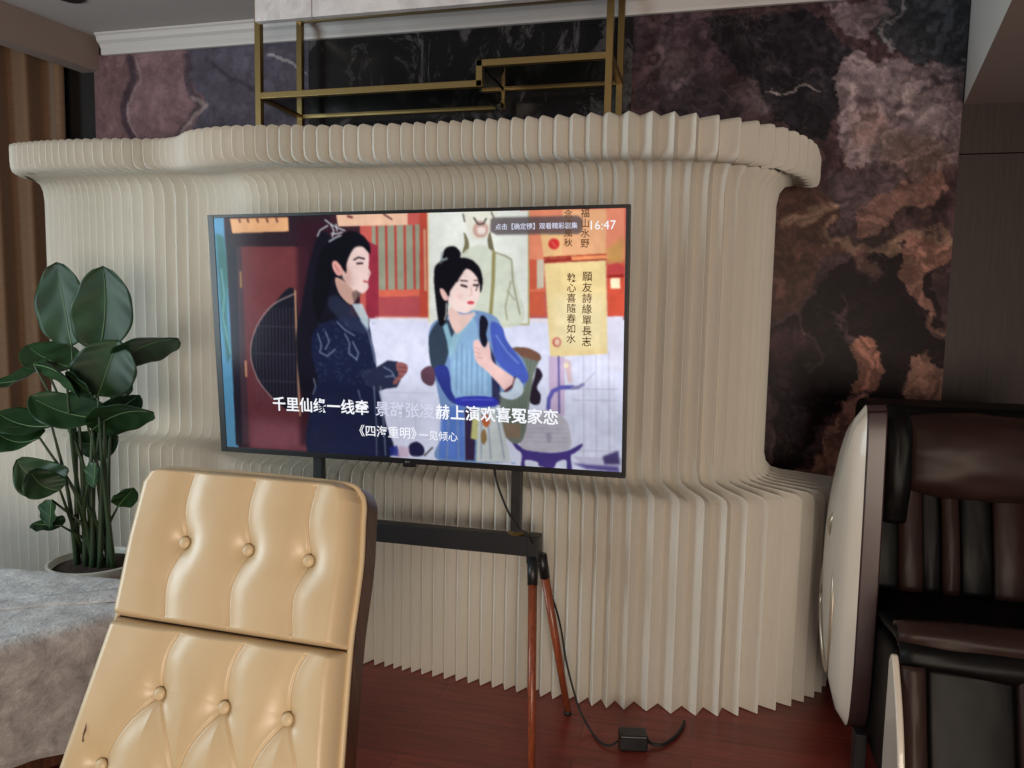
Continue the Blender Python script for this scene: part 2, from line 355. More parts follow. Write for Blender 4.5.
def paint_right(c):
    c.a[:] = C3(62, 47, 50)
    c.poly([(630,15),(720,15),(735,60),(700,110),(635,112)], C3(60,48,54))
    c.poly([(655,40),(668,52),(700,60),(708,85),(690,90),(668,72),(650,60)], C3(88,76,82), 0.8, 2)
    c.poly([(690,22),(800,12),(826,30),(850,60),(845,90),(822,118),(815,135),(768,124),(770,80),(740,66),(716,52)], C3(32,29,34))
    c.poly([(660,92),(700,70),(742,78),(752,112),(700,120),(650,120)], C3(48,40,46), 0.9, 2)
    c.poly([(752,68),(764,76),(772,104),(764,118),(752,106)], C3(92,80,86), 0.8, 1.5)
    c.line([(780,86),(800,90),(818,89)], 1.6, C3(132,122,122))
    c.poly([(816,0),(888,0),(892,24),(872,46),(850,40),(836,20)], C3(96,82,86))
    c.poly([(876,0),(972,0),(972,64),(934,62),(900,58),(880,42),(884,18)], C3(56,56,60))
    c.line([(892,0),(888,30),(884,50)], 2.2, C3(140,132,134), 0.7)
    c.poly([(850,62),(900,60),(972,66),(972,150),(940,165),(900,170),(860,160),(835,150),(826,128),(836,84)], C3(112,98,102))
    c.poly([(858,82),(890,78),(930,98),(940,120),(900,116),(870,104)], C3(132,118,120), 0.7, 3)
    c.poly([(846,98),(866,100),(870,120),(852,128)], C3(70,58,62), 0.8, 2)
    rr = random.Random(21)
    for k in range(46):   # swirls in the clouded stone
        x, y = rr.uniform(832, 966), rr.uniform(62, 165); a0 = rr.uniform(-0.9, 0.4); pts = []
        for j in range(7): pts.append((x, y)); a0 += rr.uniform(-0.7, 0.7); x += 6*math.cos(a0); y += 4*math.sin(a0)
        c.line(pts, rr.uniform(1.2, 3.4), C3(62, 52, 58) if k % 2 else C3(140, 124, 124), 0.55, 0.8)
    for k in range(34):
        x, y = rr.uniform(640, 830), rr.uniform(16, 108); a0 = rr.uniform(-1.2, 1.2); pts = []
        for j in range(6): pts.append((x, y)); a0 += rr.uniform(-0.8, 0.8); x += 5*math.cos(a0); y += 4*math.sin(a0)
        c.line(pts, rr.uniform(0.8, 2.4), C3(92, 78, 84) if k % 3 else C3(34, 28, 32), 0.45, 0.8)
    for k in range(30):
        x, y = rr.uniform(770, 940), rr.uniform(200, 330); a0 = rr.uniform(-0.6, 0.6); pts = []
        for j in range(6): pts.append((x, y)); a0 += rr.uniform(-0.8, 0.8); x += 5*math.cos(a0); y += 5*math.sin(a0)
        c.line(pts, rr.uniform(0.8, 2.6), C3(104, 78, 70) if k % 2 else C3(30, 20, 22), 0.5, 0.8)
    c.poly([(842,118),(858,112),(880,118),(880,136),(862,136),(848,132)], C3(128,106,104), 0.8, 2)
    c.poly([(826,160),(870,158),(896,170),(890,190),(858,206),(846,222),(828,238),(812,222),(818,190)], C3(74,62,66))
    c.poly([(880,130),(950,140),(948,176),(900,176),(872,160)], C3(104,84,82), 0.8, 3)
    c.poly([(850,212),(872,194),(908,176),(938,172),(944,196),(918,206),(884,222),(858,232)], C3(112,84,78))
    c.poly([(858,232),(900,212),(938,196),(944,210),(912,222),(876,234),(860,240)], C3(52,40,40))
    c.poly([(760,180),(812,178),(822,220),(812,240),(840,250),(820,262),(800,300),(762,320)], C3(74,52,48))
    c.poly([(770,214),(804,200),(820,196),(824,210),(768,220)], C3(128,104,90), 0.9, 1)  # pale reflection of the paper screen, painted into the stone colour
    c.poly([(810,222),(816,222),(818,242),(944,232),(944,242),(812,252)], C3(124,100,86), 0.9, 0.8)  # L-shaped light reflection, likewise painted into the colour
    c.poly([(806,300),(830,268),(850,250),(876,244),(900,246),(912,280),(925,312),(944,338),(944,372),(908,362),(900,392),(904,420),(858,410),(868,378),(856,340),(846,318),(838,300),(846,350),(850,388),(830,408),(800,440),(788,462),(765,470),(765,330)], C3(27,16,20))
    c.poly([(850,246),(868,238),(884,262),(866,276),(858,258)], C3(92,66,64), 0.9, 1)
    c.poly([(896,240),(944,238),(944,330),(926,312),(918,290),(908,276)], C3(112,82,74))
    c.poly([(930,272),(944,262),(944,322),(932,312),(936,296)], C3(34,24,26))
    c.poly([(842,342),(856,334),(878,352),(880,378),(866,396),(848,392),(848,362)], C3(124,86,76))
    c.poly([(906,366),(926,356),(942,372),(940,416),(900,414)], C3(110,82,72))
    c.poly([(846,394),(872,404),(850,450),(836,478),(790,488),(764,482),(790,466),(818,450),(828,416)], C3(126,92,84))
    c.poly([(764,366),(790,366),(806,410),(792,440),(768,430)], C3(42,32,40), 0.9, 3)
    c.poly([(768,330),(800,322),(808,344),(780,362),(764,352)], C3(64,42,48), 0.8, 3)
    c.line([(800,300),(806,330),(812,350),(800,372)], 2, C3(100,80,76), 0.6, 0.6)
def paint_left(c):
    c.a[:] = C3(96, 76, 80)
    c.poly([(60,40),(134,40),(140,80),(128,110),(140,150),(60,150)], C3(88,68,70))
    c.poly([(188,40),(320,30),(320,150),(180,150),(200,118),(206,96),(190,76)], C3(66,62,72))
    c.line([(130,56),(134,76),(126,104),(124,122),(136,140)], 6, C3(54,44,50), 0.95, 1.0)
    c.line([(136,56),(140,78),(130,106),(130,122),(140,140)], 2, C3(112,98,100), 0.8)
    c.line([(188,60),(192,84),(202,104),(192,120),(176,140)], 7, C3(58,50,56), 0.95, 1.0)
    c.line([(196,96),(206,104),(196,116),(180,136)], 4, C3(120,106,106), 0.8, 0.6)
    c.line([(206,60),(230,80),(262,96),(290,112),(306,120)], 3, C3(50,44,52), 0.8, 0.8)
    c.line([(268,58),(290,62),(304,76)], 2.2, C3(128,122,126), 0.8)
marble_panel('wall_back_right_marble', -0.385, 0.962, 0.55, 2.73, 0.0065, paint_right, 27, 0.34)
marble_panel('wall_back_left_marble', -3.275, -1.99, 1.7, 2.73, 0.0065, paint_left, 9, 0.10)

# ------------------------------------------------------------------ pleated paper screen
T_ = [(-3.08,3.34),(-3.15,3.06),(-3.06,2.84),(-2.90,2.79),(-2.68,2.78),(-2.45,2.80),(-2.30,2.83),(-2.15,2.77),(-1.98,2.64),(-1.72,2.57),(-1.38,2.62),(-1.10,2.63),(-.72,2.62),(-.38,2.60),(-.21,2.61),(-.06,2.66),(.10,2.76),(.25,2.93),(.36,3.16),(.41,3.40)]
B_ = [(-3.45,3.40),(-3.52,3.2),(-3.45,3.02),(-3.15,2.95),(-2.75,2.92),(-2.45,2.91),(-2.25,2.92),(-2.05,2.84),(-1.85,2.72),(-1.6,2.68),(-1.23,2.69),(-1.02,2.67),(-.62,2.64),(-.32,2.62),(-.16,2.64),(.02,2.66),(.18,2.71),(.35,2.83),(.47,2.98),(.52,3.2)]
M_ = [(-3.12,3.42),(-3.2,3.28),(-3.17,3.13),(-3.0,3.08),(-2.75,3.06),(-2.45,3.05),(-2.25,3.06),(-2.05,3.0),(-1.85,2.87),(-1.6,2.83),(-1.25,2.83),(-1.05,2.83),(-.68,2.82),(-.36,2.80),(-.22,2.81),(-.08,2.82),(.05,2.86),(.15,2.94),(.21,3.06),(.235,3.25)]
def build_screen():
    PER = 24
    T, B, M = (np.array(spline(q, PER)) for q in (T_, B_, M_))
    K = np.stack([np.clip(M[:, 0], -3.0, 0.08), np.minimum(np.maximum(M[:, 1]+0.13, 2.97), 3.44)], 1)
    st = np.arange(len(T))/PER
    seg = np.r_[0, np.cumsum(np.hypot(*np.diff((T+B)/2, axis=0).T))]
    wid = np.interp(st, [0, 2, 8, 12, 13, 13.6, 16.5, 19], [0.05, 0.05, 0.05, 0.046, 0.055, 0.078, 0.078, 0.06])
    cnt = np.r_[0, np.cumsum(np.diff(seg)/((wid[1:]+wid[:-1])/2))]
    N = int(cnt[-1]); half = np.arange(0, N+0.01, 0.5)*cnt[-1]/N
    def at(A, c): return np.array([np.interp(c, cnt, A[:, 0]), np.interp(c, cnt, A[:, 1])])
    def nrm(A, c):
        d = at(A, min(c+0.8, cnt[-1]))-at(A, max(c-0.8, 0)); d /= np.hypot(*d)+1e-9; return np.array([d[1], -d[0]])
    def profile(c, valley):
        t, bb, m, k = at(T, c), at(B, c), at(M, c), at(K, c)
        s = np.interp(c, cnt, st); d = 0.0; dz = 0.0
        if valley:
            d = np.interp(s, [0, 12, 13.6, 19], [0.046, 0.048, 0.064, 0.055]); dz = 0.024
            t = t-nrm(T, c)*d; bb = bb-nrm(B, c)*d; m = m-nrm(M, c)*d*0.75
        zt = np.interp(s, [0, 6, 9, 19], [2.10, 2.10, 2.07, 2.06]); zu = np.interp(s, [0, 6, 8, 13, 19], [1.975, 1.975, 1.94, 1.925, 1.92])
        L = lambda a, b_, f: a+(b_-a)*f
        mt = t-m; lt = np.hypot(*mt); ut = mt/(lt+1e-9); mb = bb-m; lb = np.hypot(*mb); ub = mb/(lb+1e-9)
        P = []
        def add(xy, z): P.append((xy[0], xy[1], z))
        add(k, zt)
        add(L(k, t, 0.5), zt); add(t-ut*0.02, zt); add(t-ut*0.006, zt-0.006); add(t, zt-0.02)
        r = 0.045
        add(t, zu+r); add(t-ut*0.004, zu+0.022); add(t-ut*0.014, zu+0.009); add(t-ut*r, zu)
        zi = zu-0.0+dz; r2 = 0.085
        add(m+ut*min(r2, lt*0.5), zi); add(m+ut*0.040, zi-0.010); add(m+ut*0.012, zi-0.038); add(m, zi-r2)
        add(m, 1.5); add(m, 1.1)
        zb = 0.785-dz; r3 = 0.065
        add(m, zb+r3); add(m+ub*0.009, zb+0.03); add(m+ub*0.028, zb+0.010); add(m+ub*r3, zb+0.002)
        zo = zb-0.008; r4 = 0.028
        add(bb-ub*r4, zo); add(bb-ub*0.008, zo-0.008); add(bb, zo-r4)
        add(bb, 0.4); add(bb, 0.003); add(k, 0.003)
        return P
    profs = []
    for i, c in enumerate(half):
        if i % 2: profs.append(profile(c, True))
        else:      # every front fold is a narrow flat edge, a few millimetres wide
            e = 0.024 if c < np.interp(13, st, cnt) else 0.017
            profs += [profile(max(c-e, 0), False), profile(min(c+e, cnt[-1]), False)]
    bm = bmesh.new(); n = len(profs[0])
    for a, c in zip(profs, profs[1:]):
        va = [bm.verts.new(p) for p in a]; vc = [bm.verts.new(p) for p in c]
        for j in range(n-2): bm.faces.new((va[j], va[j+1], vc[j+1], vc[j]))
    me = bpy.data.meshes.new('paper'); bm.to_mesh(me); bm.free()
    o = link('pleated_paper_screen', me, M_paper, smooth=True)
    # back sheet and end sheets
    tag(o, 'large cream pleated paper room divider with overhanging wavy top, standing behind the television', 'room divider')
    bm = bmesh.new()
    kk = [p[0] for p in profs[::3]]; lo = [bm.verts.new((x, y, 0.003)) for x, y, z in kk]; hi = [bm.verts.new((x, y, z)) for x, y, z in kk]
    for i in range(len(kk)-1):
        if (Vector(kk[i])-Vector(kk[i+1])).length > 1e-4: bm.faces.new((lo[i], lo[i+1], hi[i+1], hi[i]))
    obj('back_sheet', bm, M_paper, o)
    return o
build_screen()

# ------------------------------------------------------------------ brass rack standing behind the paper screen
t = thing('brass_rack', 'brass framed open rack with stepped smoked glass shelves, hanging above the paper divider', 'shelf rack')
yf, yr = 3.115, 3.47; w = 0.028
XL, XR, XM = -1.972, -0.425, -0.955; ZL, ZU, ZTOP = 2.325, 2.405, 2.775
for x, y in ((XL, yf), (XR, yf), (XL, yr), (XR, yr)):
    b = bmesh.new(); bar(b, (x, y, 0.0), (x, y, ZTOP), w); obj('post', b, M_brass, t, bevel=0.002)
def rail(a, c): b = bmesh.new(); bar(b, a, c, w*0.95); return obj('rail', b, M_brass, t, bevel=0.002)
for y in (yf, yr):
    rail((XL, y, ZL), (XM+w*0.47, y, ZL)); rail((XM-w*0.47, y, ZU), (XR, y, ZU)); rail((XM, y, ZL-w*0.47), (XM, y, ZU+w*0.47)); rail((XL, y, ZTOP), (XR, y, ZTOP))
for x, z in ((XL, ZL), (XR, ZU), (XL, ZTOP), (XR, ZTOP)): rail((x, yf, z), (x, yr, z))
b = bmesh.new(); box(b, XL+.015, XM-.012, yf+.014, yr-.014, ZL-.004, ZL+.006); obj('glass_shelf', b, M_smokeglass, t)
b = bmesh.new(); box(b, XM+.012, XR-.015, yf+.014, yr-.014, ZU-.004, ZU+.006); obj('glass_shelf', b, M_smokeglass, t)
b = bmesh.new(); box(b, XM-.005, XM+.005, yf+.014, yr-.014, ZL-.03, ZU+.0); obj('glass_riser', b, M_smokeglass, t)

# ------------------------------------------------------------------ curtain
def build_curtain():
    path = spline([(-3.41,3.53),(-3.52,3.46),(-3.66,3.30),(-3.78,3.05),(-3.82,2.6),(-3.82,2.0),(-3.82,1.4)], 60); P = np.array(path)
    s = np.r_[0, np.cumsum(np.hypot(*np.diff(P, axis=0).T))]; u = np.linspace(0, s[-1], 420)
    x = np.interp(u, s, P[:, 0]); y = np.interp(u, s, P[:, 1]); tx = np.gradient(x); ty = np.gradient(y); L = np.hypot(tx, ty); nx, ny = -ty/L, tx/L
    z = np.linspace(0.015, 2.80, 50); X = np.zeros((50, 420)); Y = X.copy(); Z = X.copy()
    for i, zz in enumerate(z):
        a = 0.030+0.012*np.sin(u*9)+0.01*(zz/2.8); ph = u*2*PI/0.150+0.5*np.sin(u*5+zz*0.7)
        dd = a*np.sin(ph)+0.010*np.sin(ph*0.5+zz*0.9)
        X[i] = x+nx*dd; Y[i] = np.minimum(y+ny*dd, 3.585); Z[i] = zz
    o = grid('curtain', X, Y, Z, M_curtain); o.modifiers.new('s', 'SOLIDIFY').thickness = 0.002
    tag(o, 'floor length brown pleated curtain hanging from the pocket at the far left', 'curtain')
build_curtain()

# ------------------------------------------------------------------ television
TVM = (0.002845, -0.000180142, -0.563959, 0.000274172, -0.0044987, 1.94657, 0.000366752, -0.000236896)
def tv_uv(px, py):
    d = TVM[6]*px+TVM[7]*py+1; return (TVM[0]*px+TVM[1]*py+TVM[2])/d, (TVM[3]*px+TVM[4]*py+TVM[5])/d
TVW, TVH = 1.445, 0.83; IW, IH = 1.409, 0.800; IZ = 0.004; IX = 0.006   # outer size, picture size, picture centre offset
tv = thing('television', 'large flat black television showing a costume drama, on an easel stand before the paper divider', 'television', (-0.9595, 2.361, 1.301))
tv.rotation_euler = (0.056, 0.008*-1, -0.018)
def build_picture():
    H, Wd = 300, 536
    def xf(px, py):
        u, v = tv_uv(px, py); return u*(Wd-1), (1-v)*(H-1)
    c = Canvas(H, Wd, xf)
    Q = lambda x0, y0, s: (lambda pts: [(x0+x/s, y0+y/s) for x, y in pts])
    z1, z2, z3, z4, z5, z6, z7 = Q(210,210,3.07), Q(300,210,6.4), Q(300,320,5.121), Q(420,205,5.486), Q(420,330,5.486), Q(530,205,5.486), Q(500,330,5.12)
    c.a[:] = (58, 34, 44)
    # --- far hall: pale ground, red rails and slats
    c.poly([(370,314),(640,320),(640,480),(360,480)], (222,225,248))
    c.poly([(360,205),(640,205),(640,318),(360,318)], (196,92,84))
    c.poly([(372,226),(430,224),(430,292),(372,292)], (150,152,132))
    for i in range(7): x = 377+i*9.3; c.line([(x,226),(x+1,290)], 3.2, (178,70,62))
    c.poly([(376,290),(432,289),(432,296),(376,297)], (214,104,84)); c.poly([(376,297),(432,296),(432,316),(378,316)], (176,78,84))
    c.poly([(366,240),(378,246),(379,318),(366,318)], (150,48,66))
    c.poly([(420,205),(434,205),(434,318),(420,318)], (186,74,60)); c.line([(425,230),(426,290)], 3, (205,150,120))
    c.line([(376,318),(640,322)], 3, (240,224,222), 0.8, 1)
    c.poly([(336,214),(408,212),(408,225),(338,226)], (232,188,160)); c.line([(348,216),(352,217)], 3, (120,60,60)); c.line([(384,214),(392,219)], 2, (100,60,60))
    for x in (392, 404, 416): c.line([(x,400),(x,450)], 1, (190,192,222), 0.5)
    for y in (392, 410, 436): c.line([(380,y),(434,y+1)], 1.4, (190,192,222), 0.6)
    # --- left: doorway with half moon lattice
    c.poly([(210,215),(222,216),(238,448),(222,448)], (90,150,188))
    c.poly(z1([(12,70),(38,80),(52,180),(48,320),(62,450),(50,470),(30,330)]), (56,108,104), 0.9, 1.5)
    c.line(z1([(30,180),(40,260),(36,330),(60,440)]), 2, (130,190,200), 0.7, 0.6)
    c.poly(z1([(44,60),(80,60),(112,720),(78,722)]), (34,30,44)); c.poly(z1([(76,90),(96,100),(122,715),(98,720)]), (66,46,56))
    c.poly(z1([(92,110),(300,112),(330,740),(120,728)]), (98,50,56))
    c.poly(z1([(92,110),(264,115),(264,240),(180,300),(120,380),(108,300)]), (108,54,58), 0.8, 2)
    c.poly([(226,216),(330,214),(330,246),(228,246)], (44,30,38), 0.95)
    c.poly(z1([(120,640),(300,660),(320,740),(126,730)]), (142,82,96), 0.7, 6)
    c.poly([(296,222),(330,220),(330,446),(300,446)], (52,26,38), 0.85, 3)
    c.curve(z1([(262,255),(190,292),(140,360),(122,440),(145,520),(190,575),(272,600)]), (26,26,38))
    for i in range(13): x = 138+i*10.5; c.line(z1([(x,300),(x+4,590)]), 0.9, (92,78,92), 0.65)
    for y in (356, 440, 524): c.line(z1([(126,y),(270,y+4)]), 1.0, (80,66,80), 0.7)
    arc = spline(z1([(262,255),(190,292),(140,360),(122,440),(145,520),(190,578)]), 8)
    c.line([tuple(q) for q in arc][::2], 1.6, (168,140,140), 0.9)
    c.line(z1([(260,248),(266,440),(276,630)]), 2.6, (176,132,104))
    c.line(z1([(90,190),(92,235)]), 3, (150,112,72)); c.line(z1([(107,465),(109,510)]), 3, (190,136,104))
    c.poly(z1([(56,24),(238,20),(240,64),(64,70)]), (222,168,122))
    for x in (84, 110, 140, 170, 200): c.line(z1([(x,22),(x+4,34)]), 3, (110,66,56), 0.9)
    # --- young man in a dark embroidered robe
    c.curve(z2([(140,130),(60,330),(10,600),(-30,900),(60,1300),(300,1300),(320,700),(260,300)]), (22,22,34), 0.95, 1)
    c.curve(z3([(70,60),(160,0),(330,-10),(372,120),(390,210),(400,330),(440,520),(460,700),(60,700),(60,420),(90,300),(60,180)]), (28,34,62), 1, 0.6)
    c.poly(z3([(395,240),(450,206),(500,212),(552,232),(548,262),(520,300),(498,344),(440,352),(398,366),(340,330),(300,260)]), (40,46,72))
    c.curve(z3([(500,215),(545,225),(553,258),(530,290),(490,330),(478,316),(505,280),(495,245)]), (150,92,92))
    for a in ([(505,240),(545,244)],[(508,262),(545,264)],[(500,286),(530,288)]): c.line(z3(a), 1, (84,48,56), 0.8)
    c.poly(z2([(230,540),(330,620),(380,700),(440,770),(420,800),(300,760),(180,620),(180,560)]), (52,60,88), 0.6, 1.5)
    for a in ([(90,70),(110,130),(100,165),(140,185),(180,150)],[(130,60),(150,110),(130,150)],[(230,70),(255,120),(250,170),(290,200)],[(270,110),(300,170),(290,205)],[(430,240),(470,262),(490,300)],[(440,290),(480,285)],[(70,300),(80,340),(66,380)],[(380,340),(392,520),(394,690)],[(414,340),(432,560),(440,690)],[(310,0),(350,60),(372,150),(386,220)],[(300,360),(330,480)],[(190,10),(230,50),(280,80)]):
        c.line(z3(a), 1.5, (150,166,196), 0.75, 0.4)
    for k in range(90):
        x = random.uniform(80, 380); y = random.uniform(5, 330); c.line(z3([(x,y),(x+random.uniform(-14,14),y+random.uniform(-14,14))]), 1, (96,112,150), 0.4)
    c.poly(z3([(60,380),(360,400),(400,700),(60,700)]), (36,40,72), 0.6, 5)
    c.poly(z2([(330,600),(400,600),(440,690),(440,770),(400,720)]), (196,214,222), 0.9, 0.6)
    c.curve(z2([(232,430),(360,520),(340,600),(300,590),(244,520)]), (206,164,150))
    c.curve(z2([(345,232),(400,232),(438,270),(442,330),(440,372),(454,400),(444,430),(436,460),(438,500),(400,534),(350,515),(300,470),(270,410),(290,330)]), (236,206,200))
    c.poly(z2([(300,330),(330,400),(330,500),(270,440),(280,380)]), (214,170,160), 0.8, 2)
    c.curve(z2([(240,170),(320,132),(400,160),(446,220),(452,280),(430,262),(400,234),(352,240),(318,290),(298,350),(296,404),(270,380),(250,420),(205,440),(180,540),(120,700),(80,560),(120,300),(180,200)]), (18,18,26), 1, 0.5)
    c.curve(z2([(206,335),(232,325),(270,372),(272,412),(240,418),(212,380)]), (222,160,152)); c.line(z2([(222,350),(246,392)]), 1.2, (150,90,90), 0.8)
    c.line(z2([(346,318),(374,302),(412,312)]), 2, (44,34,44)); c.line(z2([(366,342),(400,340)]), 2.4, (60,40,52)); c.line(z2([(410,455),(438,462)]), 2.2, (180,84,90))
    c.line(z2([(440,370),(452,400),(436,412)]), 1.2, (190,140,130), 0.8)
    c.poly(z2([(330,530),(360,510),(400,536),(372,560),(345,590)]), (120,96,90), 0.8, 0.6)
    for a in ([(110,165),(126,128),(176,98)],[(160,62),(200,92),(240,112),(286,130)],[(200,150),(240,150),(270,140)],[(186,200),(226,176),(262,160)],[(196,92),(216,130),(206,170)],[(230,90),(236,130)]):
        c.line(z2(a), 1.6, (196,206,212), 0.95)
    # --- hanging portrait painting
    c.poly(z4([(46,36),(606,30),(600,652),(52,652)]), (226,230,222)); c.line(z4([(600,36),(598,655),(380,655)]), 2, (176,170,120)); c.line(z4([(46,40),(52,640)]), 2, (226,206,160))
    c.curve(z4([(248,40),(420,30),(398,120),(370,180),(300,188),(262,130)]), (222,220,206))
    c.curve(z4([(244,150),(270,200),(268,262),(236,262),(248,210)]), (120,112,84)); c.curve(z4([(388,150),(404,220),(410,262),(384,250),(374,190)]), (110,102,80))
    c.curve(z4([(236,270),(330,220),(420,262),(500,290),(530,420),(560,650),(240,650),(160,450)]), (208,214,196), 0.9)
    c.line(z4([(408,262),(404,420),(388,620)]), 4.5, (150,142,96)); c.line(z4([(420,262),(470,280),(505,300),(512,420),(550,600)]), 1.6, (130,124,100), 0.8)
    c.line(z4([(500,420),(470,560),(480,630)]), 1.6, (150,150,120), 0.9); c.line(z4([(480,470),(520,520)]), 1.2, (150,150,120), 0.9)
    c.curve(z4([(300,110),(330,86),(365,100),(380,134),(360,172),(318,178),(294,150)]), (196,160,150)); c.curve(z4([(318,130),(340,122),(362,132),(356,158),(326,160)]), (228,214,206))
    c.line(z4([(300,72),(322,106),(350,104),(366,76)]), 2, (70,66,64)); c.line(z4([(240,52),(248,90)]), 2, (70,66,64), 0.8); c.line(z4([(395,40),(408,70)]), 2, (80,76,70), 0.8)
    # --- calligraphy scrolls, posts and window on the right
    c.poly(z6([(-2,150),(80,150),(80,605),(-2,605)]), (206,96,70)); c.poly(z6([(40,240),(78,240),(78,455),(40,460)]), (206,196,176)); c.line(z6([(0,470),(80,466)]), 3, (226,120,90))
    c.poly(z6([(0,28),(520,20),(520,300),(0,300)]), (228,140,108), 0.95); c.poly(z6([(400,40),(516,30),(516,300),(410,300)]), (226,138,110))
    c.poly(z6([(60,150),(410,150),(410,285),(78,290)]), (232,186,132)); c.poly(z6([(180,30),(420,24),(418,270),(180,280)]), (230,172,128))
    c.poly(z6([(420,240),(516,180),(516,320),(420,330)]), (196,150,84), 0.9, 2.5)
    c.poly(z6([(78,286),(418,268),(418,280),(78,296)]), (160,60,44)); c.poly(z6([(80,298),(230,290),(230,308),(80,322)]), (150,52,44)); c.poly(z6([(230,284),(416,276),(416,296),(230,306)]), (238,150,100)); c.line(z6([(230,310),(416,300)]), 1.6, (130,60,40))
    c.poly(z6([(80,322),(416,306),(426,815),(112,832)]), (232,208,150)); c.poly(z6([(120,500),(400,500),(410,780),(130,790)]), (240,224,180), 0.8, 5)
    c.ell(554.4, 244.2, 5.6, 5.6, (205,52,52)); c.line([(552,242),(556,247)], 1, (236,130,110)); c.ell(556.8, 342, 4.6, 5, (206,120,104)); c.ell(557.4, 342, 2.4, 3.2, (236,206,180))
    c.poly(z6([(424,330),(516,320),(516,612),(428,615)]), (208,84,62)); c.poly(z6([(430,330),(480,318),(516,340),(516,376),(424,384)]), (190,70,70)); c.poly(z6([(440,404),(492,402),(494,458),(442,460)]), (252,234,196)); c.poly(z6([(424,386),(516,380),(516,396),(424,400)]), (150,40,40))
    c.poly(z6([(420,612),(510,610),(506,900),(424,900)]), (222,220,238), 1)
    # --- pale panelled wall, post, pot on its table
    for a in ([(425,130),(425,640)],[(490,130),(490,640)],[(555,110),(556,640)],[(380,300),(600,300)],[(380,356),(600,358)],[(360,610),(600,614)]): c.line(z7(a), 1.2, (186,184,206), 0.85)
    for i in range(8): c.line(z7([(372+i*30,140),(372+i*30,600)]), 1, (206,204,224), 0.6)
    c.poly(z7([(250,132),(330,136),(330,440),(250,400)]), (206,184,214)); c.line(z7([(300,136),(302,420)]), 2.5, (84,78,150), 0.8); c.poly(z7([(330,140),(362,160),(368,270),(350,270),(334,200)]), (214,176,176), 0.8, 1)
    c.ell(500+338/5.12, 330+180/5.12, 2.6, 2.6, (240,226,196))
    c.line(z7([(246,400),(250,350),(270,310),(310,292),(370,290)]), 5, (98,96,178)); c.line(z7([(370,294),(400,290),(424,276)]), 4, (132,128,170)); c.line(z7([(424,276),(484,216)]), 1, (150,150,180), 0.7)
    c.curve(z7([(60,560),(130,604),(240,622),(340,612),(416,576),(412,598),(380,624),(360,640),(366,716),(340,716),(336,660),(290,670),(270,700),(200,690),(190,670),(130,660),(128,700),(106,700),(110,630),(80,600)]), (74,58,132))
    c.curve(z7([(112,600),(118,520),(140,450),(200,412),(270,410),(330,450),(356,510),(354,600),(240,618)]), (192,188,200))
    for y in (500,520,545,565): c.line(z7([(130,y),(340,y+3)]), 1.4, (168,164,180), 0.55)
    c.poly(z7([(236,520),(260,520),(262,570),(240,572)]), (140,132,150), 0.6, 1)
    c.poly(z7([(370,640),(620,650),(612,720),(440,700)]), (200,198,224), 1); c.poly(z7([(520,640),(600,610),(610,680),(530,680)]), (60,50,100), 0.9, 1); c.poly(z7([(370,676),(600,690),(606,720),(440,704)]), (84,70,140), 0.9, 1)
    # --- young woman with a back basket
    c.curve(z7([(66,92),(130,92),(206,132),(170,240),(120,550),(30,540),(0,330),(40,160)]), (112,122,112)); c.curve(z7([(66,92),(140,90),(205,124),(200,156),(130,140),(80,120)]), (120,84,70))
    for i in range(6): c.line(z7([(60+i*20,150),(30+i*16,540)]), 1.2, (84,98,84), 0.6)
    c.poly(z7([(14,470),(106,478),(104,552),(30,548)]), (140,116,96), 0.9, 1)
    c.curve(z7([(190,190),(218,230),(190,290),(208,330),(200,376),(156,370),(160,300),(176,240)]), (44,34,48))
    c.curve(z5([(50,20),(100,-60),(260,-110),(420,-70),(470,60),(560,150),(590,240),(560,330),(500,380),(430,330),(410,260),(420,420),(480,700),(500,720),(100,710),(130,540),(90,290),(60,150)]), (120,150,196))
    c.curve(z5([(60,10),(120,-60),(190,-20),(160,120),(130,200),(70,210),(50,90)]), (52,66,84)); c.curve(z5([(80,210),(150,200),(180,330),(200,400),(160,380),(110,300)]), (48,58,140))
    c.curve(z5([(180,60),(240,-20),(300,-60),(330,60),(390,240),(400,360),(300,370),(190,360),(168,240)]), (140,178,214))
    for i in range(14): x = 190+i*14; c.line(z5([(x,120+random.uniform(-50,40)),(x+random.uniform(-6,10),350)]), 1.1, (100,144,188) if i % 2 else (184,212,232), 0.65)
    c.poly(z5([(176,60),(200,-10),(214,-20),(186,130)]), (150,116,100), 0.9, 0.6)
    c.poly(z5([(165,160),(150,60),(128,-20),(150,-40),(175,40),(245,-60),(300,-110),(310,-80),(230,20),(190,110)]), (150,196,216), 0.9, 0.5)
    c.curve(z5([(390,-40),(450,-20),(480,60),(560,170),(596,250),(570,290),(510,250),(430,180),(400,90)]), (74,94,186)); c.line(z5([(420,30),(480,120),(540,180)]), 2, (120,150,220), 0.8)
    c.curve(z5([(330,-60),(352,-80),(376,-40),(366,20),(372,70),(350,92),(330,40)]), (26,24,40)); c.poly(z5([(386,90),(412,150),(440,300),(440,410),(396,400),(396,260)]), (34,34,70), 0.9, 0.8)
    c.curve(z5([(296,66),(320,52),(342,82),(362,96),(376,60),(388,110),(400,170),(460,220),(516,262),(506,300),(472,332),(430,290),(370,226),(314,176),(298,120)]), (240,200,196))
    for a in ([(300,92),(330,110)],[(300,118),(334,132)],[(310,146),(344,152)]): c.line(z5(a), 1, (206,150,150), 0.8)
    c.line(z5([(470,334),(514,300),(524,262)]), 3.4, (84,44,50)); c.curve(z5([(500,330),(526,260),(560,290),(566,340),(520,376),(460,370),(440,340)]), (196,210,226))
    c.curve(z5([(8,226),(50,196),(80,216),(84,280),(60,306),(16,280)]), (96,66,82))
